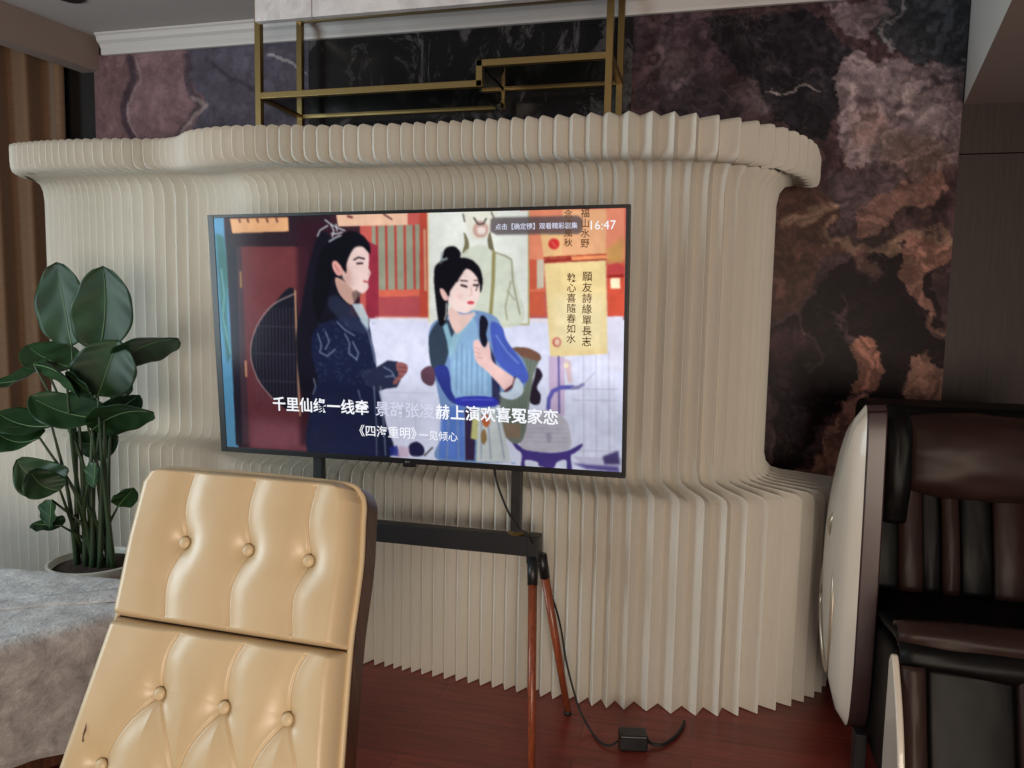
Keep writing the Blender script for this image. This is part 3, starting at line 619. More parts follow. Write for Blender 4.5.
    c.curve(z5([(200,372),(300,360),(410,370),(420,412),(300,420),(210,410)]), (54,58,176)); c.line(z5([(230,382),(320,378),(400,382)]), 1.5, (96,110,220), 0.8)
    c.poly(z5([(120,420),(240,415),(246,710),(104,700)]), (84,120,206), 0.85, 1); c.poly(z5([(246,430),(310,430),(300,710),(250,710)]), (56,40,72)); c.poly(z5([(320,430),(430,420),(500,720),(310,718)]), (206,212,212))
    for a in ([(370,440),(390,700)],[(420,440),(462,700)],[(340,440),(336,700)],[(160,430),(150,700)],[(205,430),(214,700)]): c.line(z5(a), 2, (136,150,176), 0.7)
    c.poly(z5([(290,470),(320,470),(316,600),(280,590)]), (196,196,130)); c.curve(z5([(340,470),(370,460),(386,500),(366,530),(344,510)]), (190,100,60)); c.curve(z5([(336,560),(356,540),(368,590),(350,625),(336,600)]), (150,120,80))
    # head
    c.curve(z4([(80,380),(110,330),(170,300),(250,290),(310,320),(345,400),(335,480),(300,420),(240,360),(190,420),(160,500),(150,620),(110,660),(86,500)]), (20,18,26))
    c.curve(z4([(170,560),(230,600),(300,590),(296,610),(230,690),(196,700),(160,620)]), (232,198,190))
    c.curve(z4([(190,420),(240,352),(300,370),(330,430),(326,500),(300,560),(262,592),(200,580),(160,530),(160,470)]), (246,220,214))
    c.curve(z4([(120,300),(140,240),(190,226),(226,262),(222,300),(250,296),(320,330),(345,400),(338,470),(318,400),(262,350),(220,400),(170,470),(160,500),(112,450),(84,400),(84,340)]), (18,16,24), 1, 0.4)
    c.line(z4([(318,360),(326,430),(310,470)]), 1.4, (30,24,30), 0.8); c.line(z4([(216,390),(208,420)]), 1.6, (24,20,28), 0.9)
    c.curve(z4([(112,460),(130,462),(150,490),(156,520),(136,522),(118,492)]), (236,190,184)); c.line(z4([(148,540),(146,600),(138,630)]), 1.2, (236,232,226))
    c.line(z4([(122,262),(118,300),(150,296)]), 2, (160,170,180), 0.9); c.line(z4([(112,320),(150,290)]), 1.4, (140,150,160), 0.8)
    c.line(z4([(224,414),(262,418)]), 1.5, (56,38,44)); c.line(z4([(230,440),(258,448)]), 2.6, (52,36,44)); c.line(z4([(298,440),(320,440)]), 2.4, (56,38,46)); c.line(z4([(300,414),(322,414)]), 1.3, (60,40,46), 0.9)
    c.line(z4([(284,450),(288,490),(270,500)]), 1.1, (216,166,160), 0.8); c.ell(420+281/5.486, 205+536/5.486, 3.7, 1.7, (206,70,84))
    c.ell(420+215/5.486, 205+500/5.486, 4, 3, (240,190,186), 0.5, 1)
    # foreground bits along the lower edge
    c.poly(z3([(460,650),(500,640),(512,696),(462,690)]), (40,50,140), 0.9, 0.6); c.curve(z3([(560,640),(600,620),(636,650),(630,690),(570,690)]), (34,34,70)); c.line(z3([(640,690),(680,650)]), 2, (70,66,60)); c.poly(z3([(510,640),(560,650),(560,700),(500,700)]), (206,170,196), 0.7, 1)
    # translucent dark hint badge
    c.poly([(491,219),(496,217.6),(578,216),(583,219),(583,231),(579,234.5),(497,235),(491,232)], (84,74,78), 0.82, 0.6)
    tex = 0.94+0.12*fbm(H, Wd, 9, 4, np.random.RandomState(2)); shade = 0.92+0.16*fbm(H, Wd, 60, 2, np.random.RandomState(4)); band = 1-0.16*np.clip((c.Y/H-0.62)/0.18, 0, 1); a = blur(c.a*(tex*shade*band)[..., None], 0.75)
    u, v = np.meshgrid(np.linspace(-0.5, 0.5, Wd), np.linspace(0.5, -0.5, H))
    return grid('screen', u*IW+IX, np.full_like(u, -0.0135), v*IH+IZ, M_screen, tv, smooth=False, attr=to_lin(a))
def emis(name, col=None, strength=1.0):
    m = bpy.data.materials.new(name); m.use_nodes = True; nt = m.node_tree; nt.nodes.remove(bsdf(m))
    e = nt.nodes.new('ShaderNodeEmission'); g = nt.nodes.new('ShaderNodeBsdfGlossy'); g.inputs['Roughness'].default_value = 0.15; g.inputs[0].default_value = (0.012, 0.012, 0.012, 1)
    ad = nt.nodes.new('ShaderNodeAddShader'); e.inputs[1].default_value = strength
    if col: e.inputs[0].default_value = col
    else:
        at = nt.nodes.new('ShaderNodeAttribute'); at.attribute_name = 'pattern'; nt.links.new(at.outputs['Color'], e.inputs[0])
    nt.links.new(e.outputs[0], ad.inputs[0]); nt.links.new(g.outputs[0], ad.inputs[1]); nt.links.new(ad.outputs[0], nt.nodes['Material Output'].inputs[0]); return m
M_screen = emis('screen_picture'); M_txt = emis('screen_text_white', (0.93, 0.95, 1, 1)); M_txt2 = emis('screen_text_faint', (0.66, 0.68, 0.84, 1)); M_ink = emis('scroll_ink', srgb(96, 66, 40))
pic = build_picture()
def text(name, s, px, py, px2, py2, material, parent, y=-0.0145, bold=0.0, vertical=False):
    """writing on the picture, from photo point to photo point (its baseline)"""
    cu = bpy.data.curves.new(name, 'FONT'); cu.body = s; cu.size = 1; cu.offset = bold; cu.resolution_u = 2
    if vertical: cu.align_x = 'CENTER'; cu.space_line = 1.05
    o = bpy.data.objects.new(name, cu); COL.objects.link(o); bpy.context.view_layer.update()
    me = bpy.data.meshes.new_from_object(o.evaluated_get(bpy.context.evaluated_depsgraph_get())); bpy.data.objects.remove(o)
    co = np.zeros(len(me.vertices)*3); me.vertices.foreach_get('co', co); co = co.reshape(-1, 3)
    if len(co) == 0: return None
    (u0, v0), (u1, v1) = tv_uv(px, py), tv_uv(px2, py2)
    A = np.array([(u0-0.5)*IW+IX, (v0-0.5)*IH+IZ]); Bp = np.array([(u1-0.5)*IW+IX, (v1-0.5)*IH+IZ])
    lo, hi = co.min(0), co.max(0)
    if vertical:   # A = top centre, B = bottom centre
        s_ = (A[1]-Bp[1])/(hi[1]-lo[1]); cx = (hi[0]+lo[0])/2; cx_ = (A[0]+Bp[0])/2
        X = cx_+(co[:, 0]-cx)*s_; Z = A[1]-(hi[1]-co[:, 1])*s_
    else:
        s_ = (Bp[0]-A[0])/(hi[0]-lo[0]); X = A[0]+(co[:, 0]-lo[0])*s_; Z = A[1]+(co[:, 1])*s_
    me.vertices.foreach_set('co', np.stack([X, np.full(len(X), y), Z], -1).ravel())
    return link(name, me, material, parent)
text('caption_text', '千里仙缘一线牵', 273, 409, 369, 413.5, M_txt, pic, bold=0.018)
text('caption_text', '景甜张凌', 376, 414, 435, 417, M_txt2, pic, bold=0.012)
text('caption_text', '赫上演欢喜冤家恋', 436, 417, 558, 422, M_txt, pic, bold=0.018)
text('subtitle_text', '《四海重明》', 360, 434.5, 417, 437.5, M_txt, pic, bold=0.006)
text('subtitle_text', '一见倾心', 420, 438, 458, 440, M_txt, pic, bold=0.006)
text('hint_text', '点击【确定键】观看精彩剧集', 496, 229.5, 578, 229, M_txt2, pic, bold=0.01)
text('clock_text', '16:47', 591, 230, 616, 229.5, M_txt, pic, bold=0.0)
text('scroll_text', '執\n心\n喜\n隨\n春\n如\n水', 571, 273, 572, 343, M_ink, pic, vertical=True, bold=0.01)
text('scroll_text', '願\n友\n詩\n緣\n單\n長\n志', 586, 272, 588, 346, M_ink, pic, vertical=True, bold=0.01)
text('scroll_text', '念\n清\n風\n秋', 568, 210, 569.5, 247, M_ink, pic, vertical=True, bold=0.01)
text('scroll_text', '福\n山\n水\n野', 585, 209, 586, 248, M_ink, pic, vertical=True, bold=0.01)
# bezel, body, sensor, badge
b = bmesh.new(); ox, oz = TVW/2, TVH/2; ix, iz0, iz1 = IW/2, IZ-IH/2, IZ+IH/2
for y0, y1 in ((-0.016, 0.012),):
    box(b, -ox, -ix+IX, y0, y1, -oz, oz); box(b, ix+IX, ox, y0, y1, -oz, oz); box(b, -ix+IX, ix+IX, y0, y1, iz1, oz); box(b, -ix+IX, ix+IX, y0, y1, -oz, iz0)
obj('bezel', b, M_blackplastic, tv, bevel=0.0015)
b = bmesh.new(); box(b, -ox+0.004, ox-0.004, -0.012, 0.014, -oz+0.004, oz-0.004); box(b, -0.5, 0.5, 0.014, 0.055, -0.36, 0.12); obj('back_panel', b, M_blackplastic, tv, bevel=0.004)
b = bmesh.new(); box(b, -0.022, 0.022, -0.014, 0.004, -oz-0.012, -oz+0.001); obj('sensor', b, M_blackplastic, tv, bevel=0.003)
b = bmesh.new(); box(b, -0.010, -0.0035, -0.0168, -0.0155, -oz+0.004, -oz+0.010); box(b, -0.001, 0.001, -0.0168, -0.0155, -oz+0.004, -oz+0.010); box(b, 0.003, 0.005, -0.0168, -0.0155, -oz+0.004, -oz+0.010); obj('badge', b, mat('badge_grey', srgb(120, 120, 125), 0.4), tv)

# ------------------------------------------------------------------ easel stand
st = thing('television_stand', 'black crossbar television easel with slim rosewood legs, behind the cream chair', 'television stand', (-0.96, 2.44, 0))
def P(x, y, z): return (x+0.96, y-2.44, z)
b = bmesh.new(); box(b, -0.41, 0.41, -0.022, 0.022, 0.592, 0.660)
obj('crossbar', b, M_black, st, bevel=0.003)
for sx in (-1, 1):
    b = bmesh.new(); bar(b, (0.362*sx, 0.0, 0.66), (0.362*sx, 0.0, 1.38), 0.034, 0.03); obj('upright', b, M_black, st, bevel=0.002)
    b = bmesh.new(); lathe(b, [(0, 0), (0.026, 0), (0.028, 0.006), (0.02, 0.012), (0, 0.012)], (0.362*sx, 0, 0.66)); obj('collar', b, M_brass, st)
    b = bmesh.new(); box(b, 0.362*sx-0.025, 0.362*sx+0.025, -0.026, -0.012, 0.98, 1.36); obj('mounting_plate', b, M_black, st, bevel=0.002)
    f0, f1 = Vector((0.425*sx, -0.018, 0.59)), Vector((0.49*sx, -0.27, 0.012)); r0, r1 = Vector((0.445*sx, 0.022, 0.59)), Vector((0.535*sx, 0.105, 0.012))
    b = bmesh.new(); box(b, 0.425*sx-0.02, 0.425*sx+0.02, -0.030, 0.034, 0.57, 0.662); obj('leg_bracket', b, M_black, st, bevel=0.004)
    for a, c in ((f0, f1), (r0, r1)):
        m_ = a.lerp(c, 0.14)
        b = bmesh.new(); tube(b, [m_, a.lerp(c, 0.6), c], [0.0150, 0.0135, 0.011], 14); lg = obj('leg', b, M_rosewood, st, smooth=True)
        b = bmesh.new(); tube(b, [a, m_], [0.019, 0.017], 14); obj('sleeve', b, M_black, lg, smooth=True)
        b = bmesh.new(); tube(b, [c, (c.x, c.y, 0.0)], [0.013, 0.014], 12); obj('foot', b, M_rubber, lg, smooth=True)

# power cable and adapter
t = thing('power_adapter', 'small black power adapter brick with its cords, lying on the red floor by the stand', 'power adapter', (-0.185, 2.40, 0), 0.22)
b = bmesh.new(); box(b, -0.045, 0.045, -0.03, 0.03, 0.002, 0.055); obj('case', b, M_blackplastic, t, bevel=0.006)
b = bmesh.new(); box(b, -0.045, -0.01, -0.0315, -0.0295, 0.012, 0.045); obj('socket_face', b, M_rubber, t)
b = bmesh.new(); tube(b, spline([(-0.665,2.395,0.93),(-0.668,2.425,0.85),(-0.63,2.402,0.77),(-0.585,2.405,0.69),(-0.545,2.40,0.67),(-0.512,2.455,0.55),(-0.46,2.51,0.36),(-0.424,2.50,0.20),(-0.376,2.48,0.065),(-0.325,2.44,0.008),(-0.285,2.385,0.007),(-0.255,2.375,0.010),(-0.232,2.39,0.02)], 8), 0.0038, 8)
CORD1 = obj('power_cord', b, M_rubber, t, smooth=True)
b = bmesh.new(); tube(b, spline([(-0.142,2.41,0.03),(-0.125,2.42,0.012),(-0.09,2.432,0.008),(-0.05,2.50,0.008),(-0.03,2.575,0.008),(-0.028,2.60,0.008)], 8), 0.0055, 8)
CORD2 = obj('power_cord', b, M_rubber, t, smooth=True)
for o_ in (CORD1, CORD2): o_.matrix_parent_inverse = (Matrix.Translation((-0.185, 2.40, 0)) @ Matrix.Rotation(0.22, 4, 'Z')).inverted()

# ------------------------------------------------------------------ cream office chair
ch = thing('office_chair', 'cream leather tufted office chair with walnut shell, seen from the front, nearest the camera', 'chair', (-0.838, 1.20, 0), -0.03)
AY, AZ = 0.09, 0.80   # where the upper and lower cushions meet; the back leans back by LEAN
LEAN = math.atan2(0.24, 0.58); VY, VZ = math.sin(LEAN), math.cos(LEAN); NY, NZ = -VZ, VY   # up along the back; outward normal
def onback(u, v, n): return (u, v*VY+n*NY, AZ+v*VZ+n*NZ)
def cushion(name, outline, v0, v1, seams, buttons, thick, parent):
    h, w = 230, 340; s, tt = np.meshgrid(np.linspace(0, 1, w), np.linspace(0, 1, h))
    L, Rr = outline; V = v0+(v1-v0)*tt
    U = np.interp(V, *L)+(np.interp(V, *Rr)-np.interp(V, *L))*s
    top_r = 0.035
    cw = (np.interp(V, *Rr)-np.interp(V, *L)); du = np.minimum(s, 1-s)*cw; dv = np.minimum(tt, 1-tt)*(v1-v0)
    e = np.minimum(1, du/0.03); f = np.minimum(1, dv/0.014)
    Hh = thick*np.sqrt(np.clip(1-(1-e)**2, 0, 1))*np.sqrt(np.clip(1-(1-f)**2, 0, 1)); inner = e*f
    # puff between seams
    dmin = np.full(U.shape, 9.0)
    for sm in seams:
        P_ = spline(sm, 8)
        for (ua, va), (ub, vb) in zip(P_, P_[1:]):
            dx, dy = ub-ua, vb-va; q = np.clip(((U-ua)*dx+(V-va)*dy)/(dx*dx+dy*dy+1e-12), 0, 1); dmin = np.minimum(dmin, np.hypot(U-ua-q*dx, V-va-q*dy))
    Hh = Hh-inner*(0.009*np.exp(-(dmin/0.030)**2)+0.0034*np.exp(-(dmin/0.0026)**2))
    for bu, bv in buttons:
        r = np.hypot(U-bu, V-bv); Hh -= inner*(0.010*np.exp(-(r/0.016)**2)+0.010*np.exp(-(r/0.042)**2))
    wr = np.zeros(U.shape)
    rs = np.random.RandomState(3)
    Hh += inner*0.0006*(fbm(h, w, 40, 3, rs)-0.5)*2
    # round the upper corners
    X = U; Yl = V*VY+Hh*NY; Z = AZ+V*VZ+Hh*NZ
    return grid(name, X, Yl, Z, M_cream, parent)
OU = [-0.30, -0.19, 0.0, 0.15, 0.255, 0.277, 0.288]
LEFT = (OU, [-0.270, -0.258, -0.237, -0.246, -0.246, -0.236, -0.212]); RIGHT = (OU, [0.286, 0.272, 0.251, 0.243, 0.228, 0.216, 0.190])
BU = [(-0.115, 0.149), (0.024, 0.149), (0.152, 0.143)]; BL = [(-0.092, -0.118), (0.044, -0.121), (0.170, -0.121)]; BB = [(-0.177, -0.250), (-0.024, -0.252), (0.110, -0.25), (0.226, -0.25)]
seamU = [[(u-0.008, 0.291), (u-0.012, 0.22), (u, v), (u-0.012, 0.075), (u+0.004, 0.0)] for u, v in BU]
seamL = [[(u+0.024, -0.001), (u+0.004, -0.05), (u, v)] for u, v in BL]
for i, bpt in enumerate(BL):
    seamL.append([bpt, ((bpt[0]+BB[i][0])/2-0.006, (bpt[1]+BB[i][1])/2+0.006), BB[i]]); seamL.append([bpt, ((bpt[0]+BB[i+1][0])/2+0.006, (bpt[1]+BB[i+1][1])/2+0.006), BB[i+1]])
cu_ = cushion('upper_cushion', (LEFT, RIGHT), 0.001, 0.291, seamU, BU, 0.050, ch)
cl_ = cushion('lower_cushion', (LEFT, RIGHT), -0.30, -0.001, seamL, BL+BB, 0.050, ch)
def button(u, v, parent):
    b = bmesh.new(); c0 = Vector(onback(u, v, 0.029)); n_ = Vector((0, NY, NZ)); a1 = Vector((1, 0, 0)); a2 = n_.cross(a1); rings = []
    for r, q in ((0.0105, -0.002), (0.0115, 0.001), (0.0105, 0.004), (0.0075, 0.0062), (0.003, 0.0072)):
        rings.append([b.verts.new(c0+n_*q+(a1*math.cos(k*PI/8)+a2*math.sin(k*PI/8))*r) for k in range(16)])
    for r0_, r1_ in zip(rings, rings[1:]):
        for k in range(16): b.faces.new((r0_[k], r0_[(k+1) % 16], r1_[(k+1) % 16], r1_[k]))
    b.faces.new(rings[-1]); obj('button', b, M_creampipe, parent, smooth=True)
for q in BU: button(*q, cu_)
for q in BL+BB: button(*q, cl_)
# thin piping around the front edge, walnut shell behind
edge = [(np.interp(v, *LEFT), v) for v in (-0.30, -0.19, 0.0, 0.08, 0.15, 0.22, 0.255, 0.275)]+[(-0.208, 0.289), (-0.1, 0.292), (0.0, 0.293), (0.1, 0.292), (0.19, 0.289)]+[(np.interp(v, *RIGHT), v) for v in (0.275, 0.255, 0.22, 0.15, 0.08, 0.0, -0.19, -0.30)]
b = bmesh.new(); tube(b, [onback(u+(0.003 if u > 0 else -0.003), v, 0.008) for u, v in [tuple(q) for q in spline(edge, 5)]], 0.0055, 8); obj('piping', b, M_creampipe, ch, smooth=True)
b = bmesh.new(); E_ = [tuple(q) for q in spline(edge, 4)]
fr = [b.verts.new(onback(u*1.03, v+0.004, 0.004)) for u, v in E_]; bk = [b.verts.new(onback(u*1.02, v, -0.046-0.02*(1-(u/0.27)**2))) for u, v in E_]
for i in range(len(E_)-1): b.faces.new((fr[i], fr[i+1], bk[i+1], bk[i]))
b.faces.new(fr); b.faces.new(bk[::-1]); b.faces.new((fr[0], bk[0], bk[-1], fr[-1])); obj('back_shell', b, M_walnut, ch, bevel=0.003)
# seat, armrest-free base (below the frame of the photograph)
b = bmesh.new(); prism(b, [(-0.26,-0.62),(-0.24,-0.66),(0.24,-0.66),(0.26,-0.62),(0.27,-0.14),(-0.27,-0.14)], 0.43, 0.52); obj('seat', b, M_cream, ch, bevel=0.03, seg=4)
b = bmesh.new(); prism(b, [(-0.25,-0.62),(0.25,-0.62),(0.27,-0.12),(-0.27,-0.12)], 0.405, 0.428); obj('seat_shell', b, M_walnut, ch, bevel=0.006)
for sx in (-0.12, 0.12): b = bmesh.new(); bar(b, (sx, -0.17, 0.415), (sx, -0.06, 0.56), 0.05, 0.012); obj('back_bracket', b, M_black, ch)
b = bmesh.new(); tube(b, [(0, -0.36, 0.12), (0, -0.36, 0.30), (0, -0.36, 0.301), (0, -0.36, 0.405)], [0.028, 0.028, 0.018, 0.018], 16); obj('gas_column', b, M_black, ch, smooth=False)
for k in range(5):
    a = 2*PI*k/5+0.3; d = Vector((math.cos(a), math.sin(a), 0)); c0 = Vector((0, -0.36, 0))
    b = bmesh.new(); bar(b, c0+d*0.02+Vector((0, 0, 0.12)), c0+d*0.29+Vector((0, 0, 0.075)), 0.045, 0.035, 0.03, 0.02); sp = obj('base_arm', b, M_silver, ch, bevel=0.004)
    s_ = d.cross(Vector((0, 0, 1)))
    b = bmesh.new()
    for q in (-0.017, 0.007): tube(b, [c0+d*0.28+s_*q+Vector((0, 0, 0.026)), c0+d*0.28+s_*(q+0.010)+Vector((0, 0, 0.026))], 0.026, 18)
    bar(b, c0+d*0.28+Vector((0, 0, 0.03)), c0+d*0.28+Vector((0, 0, 0.075)), 0.012); obj('caster', b, M_blackplastic, sp)
# dark scuff on the lower cushion leather
b = bmesh.new(); pts = [(-0.213, -0.183), (-0.209, -0.196), (-0.2115, -0.207), (-0.208, -0.216), (-0.2125, -0.214), (-0.2145, -0.20)]
f = [b.verts.new(onback(u, v, 0.0505)) for u, v in pts]; b.faces.new(f); obj('scuff_mark', b, mat('scuff_brown', srgb(96, 66, 40), 0.7), cl_)

# ------------------------------------------------------------------ bed and bedspread
def rounded(poly, r, n=7):
    out = []
    for i, p in enumerate(poly):
        a, p0, c = Vector(poly[i-1]), Vector(p), Vector(poly[(i+1) % len(poly)]); da, dc = (a-p0).normalized(), (c-p0).normalized(); rr = r
        A_, C_ = p0+da*rr, p0+dc*rr
        for k in range(n+1): t_ = k/n; out.append(((1-t_)**2*A_+2*t_*(1-t_)*p0+t_*t_*C_))
    return out
BED = [(-3.45, 2.02), (-1.60, 2.10), (-1.52, 1.98), (-2.12, 0.82), (-3.45, 0.55)]
def inset(poly, d):
    c = Vector((-2.6, 1.4)); return [Vector(p)+(c-Vector(p)).normalized()*d for p in poly]
bd = thing('bed', 'low bed at the lower left, mostly covered by a grey bedspread', 'bed')
b = bmesh.new(); prism(b, rounded([tuple(p) for p in inset(BED, 0.14)], 0.10), 0.24, 0.47); obj('mattress', b, M_mattress, bd, bevel=0.03, seg=3)
b = bmesh.new(); prism(b, rounded([tuple(p) for p in inset(BED, 0.20)], 0.08), 0.06, 0.24); obj('bed_base', b, M_walnut, bd, bevel=0.006)
for x, y in ((-3.2, 1.85), (-1.85, 1.9), (-2.3, 1.0), (-3.2, 0.8)):
    b = bmesh.new(); tube(b, [(x, y, 0), (x, y, 0.06)], 0.03, 14); obj('bed_leg', b, M_black, bd)
def build_spread():
    out = rounded(BED, 0.14, 8); n = len(out); fine = []
    for i in range(n):
        a, c = out[i], out[(i+1) % n]; k = max(1, int((c-a).length/0.02))
        for j in range(k): fine.append(a.lerp(c, j/k))
    n = len(fine); cx = Vector((-2.6, 1.4)); bm = bmesh.new(); rings = []; seq = [(0.0, 0.502)]+[(k/26, 0.502) for k in range(1, 25)]; SE = 0.455
    def wob(p, s, a): return a*mnoise.noise(Vector((p.x*s, p.y*s, 0.3)))
    for f_, z in seq[1:]:
        rings.append([bm.verts.new((cx.x+(p.x-cx.x)*f_, cx.y+(p.y-cx.y)*f_, z+wob(cx+(p-cx)*f_, 9, 0.006)+wob(cx+(p-cx)*f_, 24, 0.003))) for p in fine])
    for d_, z in ((0.045, 0.500), (0.02, 0.492), (0.006, 0.478), (0.0, 0.455)):
        rings.append([bm.verts.new((*(p+(cx-p).normalized()*d_), z+wob(p+(cx-p).normalized()*d_, 9, 0.006)+wob(p+(cx-p).normalized()*d_, 24, 0.003))) for p in fine])
    s_ = 0
    for k in range(1, 13):
        zz = 0.455-0.325*k/12; ring = []; s_ = 0
        for i, p in enumerate(fine):
            s_ += (fine[i]-fine[i-1]).length; fold = (0.020*math.sin(s_*21)+0.012*math.sin(s_*47+1))*(k/12)
            q = p+(cx-p).normalized()*(0.060*(k/12)+fold); ring.append(bm.verts.new((q.x, q.y, zz+0.012*math.sin(s_*5)*(k/12))))
        rings.append(ring)
    for a, c in zip(rings, rings[1:]):
        for i in range(n): bm.faces.new((a[i], a[(i+1) % n], c[(i+1) % n], c[i]))
    c0 = bm.verts.new((cx.x, cx.y, 0.502))
    for i in range(n): bm.faces.new((c0, rings[0][i], rings[0][(i+1) % n]))
    o = obj('bedspread', bm, M_spread, smooth=True); o.modifiers.new('s', 'SOLIDIFY').thickness = 0.004
    tag(o, 'crumpled grey quilted bedspread draped over the bed beside the cream chair', 'bedspread')
build_spread()

# ------------------------------------------------------------------ potted plant
LEAVES = [
    ((-2.426,2.500,1.231),(-2.464,2.510,1.395),(-2.503,2.520,1.559),(0.110,0.020,0.018)),
    ((-2.258,2.460,1.222),(-2.218,2.450,1.382),(-2.214,2.440,1.540),(0.121,0.030,-0.001)),
    ((-2.213,2.500,1.175),(-2.021,2.425,1.250),(-1.824,2.350,1.280),(0.015,0.090,-0.034)),
    ((-2.200,2.380,1.056),(-2.169,2.400,1.160),(-2.139,2.420,1.265),(0.119,0.030,-0.032)),
    ((-2.367,2.450,1.150),(-2.539,2.500,1.172),(-2.701,2.550,1.225),(0.027,0.080,0.044)),
    ((-2.477,2.420,1.163),(-2.554,2.385,1.104),(-2.648,2.350,1.088),(-0.016,0.080,0.039)),
    ((-2.466,2.360,1.167),(-2.301,2.320,1.139),(-2.185,2.280,1.063),(-0.033,0.050,-0.038)),
    ((-2.301,2.340,1.145),(-2.221,2.320,1.105),(-2.143,2.300,1.067),(-0.036,0.030,-0.035)),
    ((-2.212,2.420,0.967),(-2.350,2.380,0.985),(-2.470,2.340,1.048),(0.020,0.070,0.052)),
    ((-2.435,2.400,0.927),(-2.553,2.380,0.928),(-2.655,2.360,0.975),(0.013,0.080,0.038)),
    ((-2.452,2.360,0.885),(-2.535,2.330,0.870),(-2.601,2.300,0.916),(0.011,0.070,0.042)),
    ((-2.338,2.360,0.739),(-2.439,2.330,0.736),(-2.504,2.300,0.808),(0.029,0.040,0.063)),
    ((-2.338,2.330,0.699),(-2.385,2.295,0.723),(-2.399,2.260,0.785),(0.029,0.050,0.037)),
    ((-2.288,2.440,0.914),(-2.119,2.400,0.992),(-1.940,2.360,1.011),(0.017,0.070,-0.053)),
    ((-2.451,2.520,0.844),(-2.357,2.535,0.844),(-2.267,2.550,0.875),(0.008,0.040,-0.068)),
    ((-2.199,2.360,0.810),(-2.187,2.340,0.765),(-2.175,2.320,0.722),(-0.058,0.030,-0.000)),
    ((-2.448,2.400,0.636),(-2.424,2.370,0.590),(-2.401,2.340,0.545),(-0.071,0.030,-0.002)),
    ((-2.385,2.380,0.543),(-2.430,2.355,0.550),(-2.474,2.330,0.557),(0.002,0.050,0.018)),
    ((-2.197,2.460,0.618),(-2.150,2.450,0.660),(-2.104,2.440,0.701),(0.027,0.030,-0.019)),
    ((-2.245,2.500,1.042),(-2.220,2.500,1.090),(-2.196,2.500,1.137),(0.055,0.030,-0.017)),
    ((-2.305,2.500,0.944),(-2.201,2.490,1.000),(-2.099,2.480,1.054),(0.028,0.050,-0.038)),
    ((-2.360,2.480,0.983),(-2.387,2.475,1.018),(-2.413,2.470,1.053),(0.057,0.040,0.039)),
]
pl = thing('potted_plant', 'tall potted plant with broad glossy dark green leaves, between bed and paper divider', 'plant', (-2.34, 2.50, 0))
BX, BY = -2.34, 2.50
b = bmesh.new(); lathe(b, [(0, 0), (0.13, 0), (0.145, 0.02), (0.175, 0.34), (0.18, 0.375), (0.172, 0.38), (0.165, 0.375), (0.16, 0.34), (0, 0.335)], n=40); obj('pot', b, M_pot, pl, smooth=True)
b = bmesh.new(); lathe(b, [(0, 0.365), (0.10, 0.362), (0.161, 0.352), (0.158, 0.34), (0, 0.336)], n=32); obj('soil', b, M_soil, pl)
rnd = random.Random(5)
for i, (p0, pm, p1, sv) in enumerate(LEAVES):
    o0 = Vector((BX, BY, 0)); p0, pm, p1, sv = Vector(p0)-o0, Vector(pm)-o0, Vector(p1)-o0, Vector(sv)
    n1, n2 = 22, 9; bm = bmesh.new(); rows = []; mid = []
    ax = (p1-p0).normalized(); nn = ax.cross(sv).normalized(); 
    if nn.y > 0: nn = -nn
    for k in range(n1+1):
        t_ = k/n1; c = (1-t_)**2*p0+2*t_*(1-t_)*(2*pm-(p0+p1)/2)+t_*t_*p1; mid.append(c)
        wv = max(0.02, (math.sin(PI*min(1, t_**0.88))**0.52)*(1-0.12*t_)*1.02) if k < n1 else 0.0
        row = []
        for j in range(-n2, n2+1):
            q = j/n2; row.append(bm.verts.new(c+sv*wv*q-nn*abs(q)**1.3*sv.length*wv*-0.22+nn*0.004*math.sin(t_*16+abs(q)*5+i)*abs(q)))
        rows.append(row)
    for a, c in zip(rows, rows[1:]):
        for j in range(len(a)-1): bm.faces.new((a[j], a[j+1], c[j+1], c[j]))
    lf = obj('leaf', bm, M_leaf, pl, smooth=True); lf.modifiers.new('s', 'SOLIDIFY').thickness = 0.0012
    b = bmesh.new(); tube(b, [m_+nn*0.0015 for m_ in mid[:-2]], [0.0028*(1-0.7*k/len(mid)) for k in range(len(mid)-2)], 6); obj('midrib', b, M_midrib, lf, smooth=True)
    a = rnd.uniform(0, 2*PI); root = Vector((0.055*math.cos(a)+max(-0.06, min(0.06, p0.x*0.3)), 0.045*math.sin(a), 0.35)); ht = p0.z-0.35
    m1 = root.lerp(p0, 0.45)+Vector((-(p0.x-root.x)*0.30, 0, ht*0.10)); sp_ = spline([tuple(root), tuple(m1), tuple(p0)], 8)
    m_ = len(sp_); b = bmesh.new(); tube(b, sp_, [0.0125-0.0085*(k/(m_-1))**0.6 for k in range(m_)], 8); obj('stem', b, M_stem, pl, smooth=True)

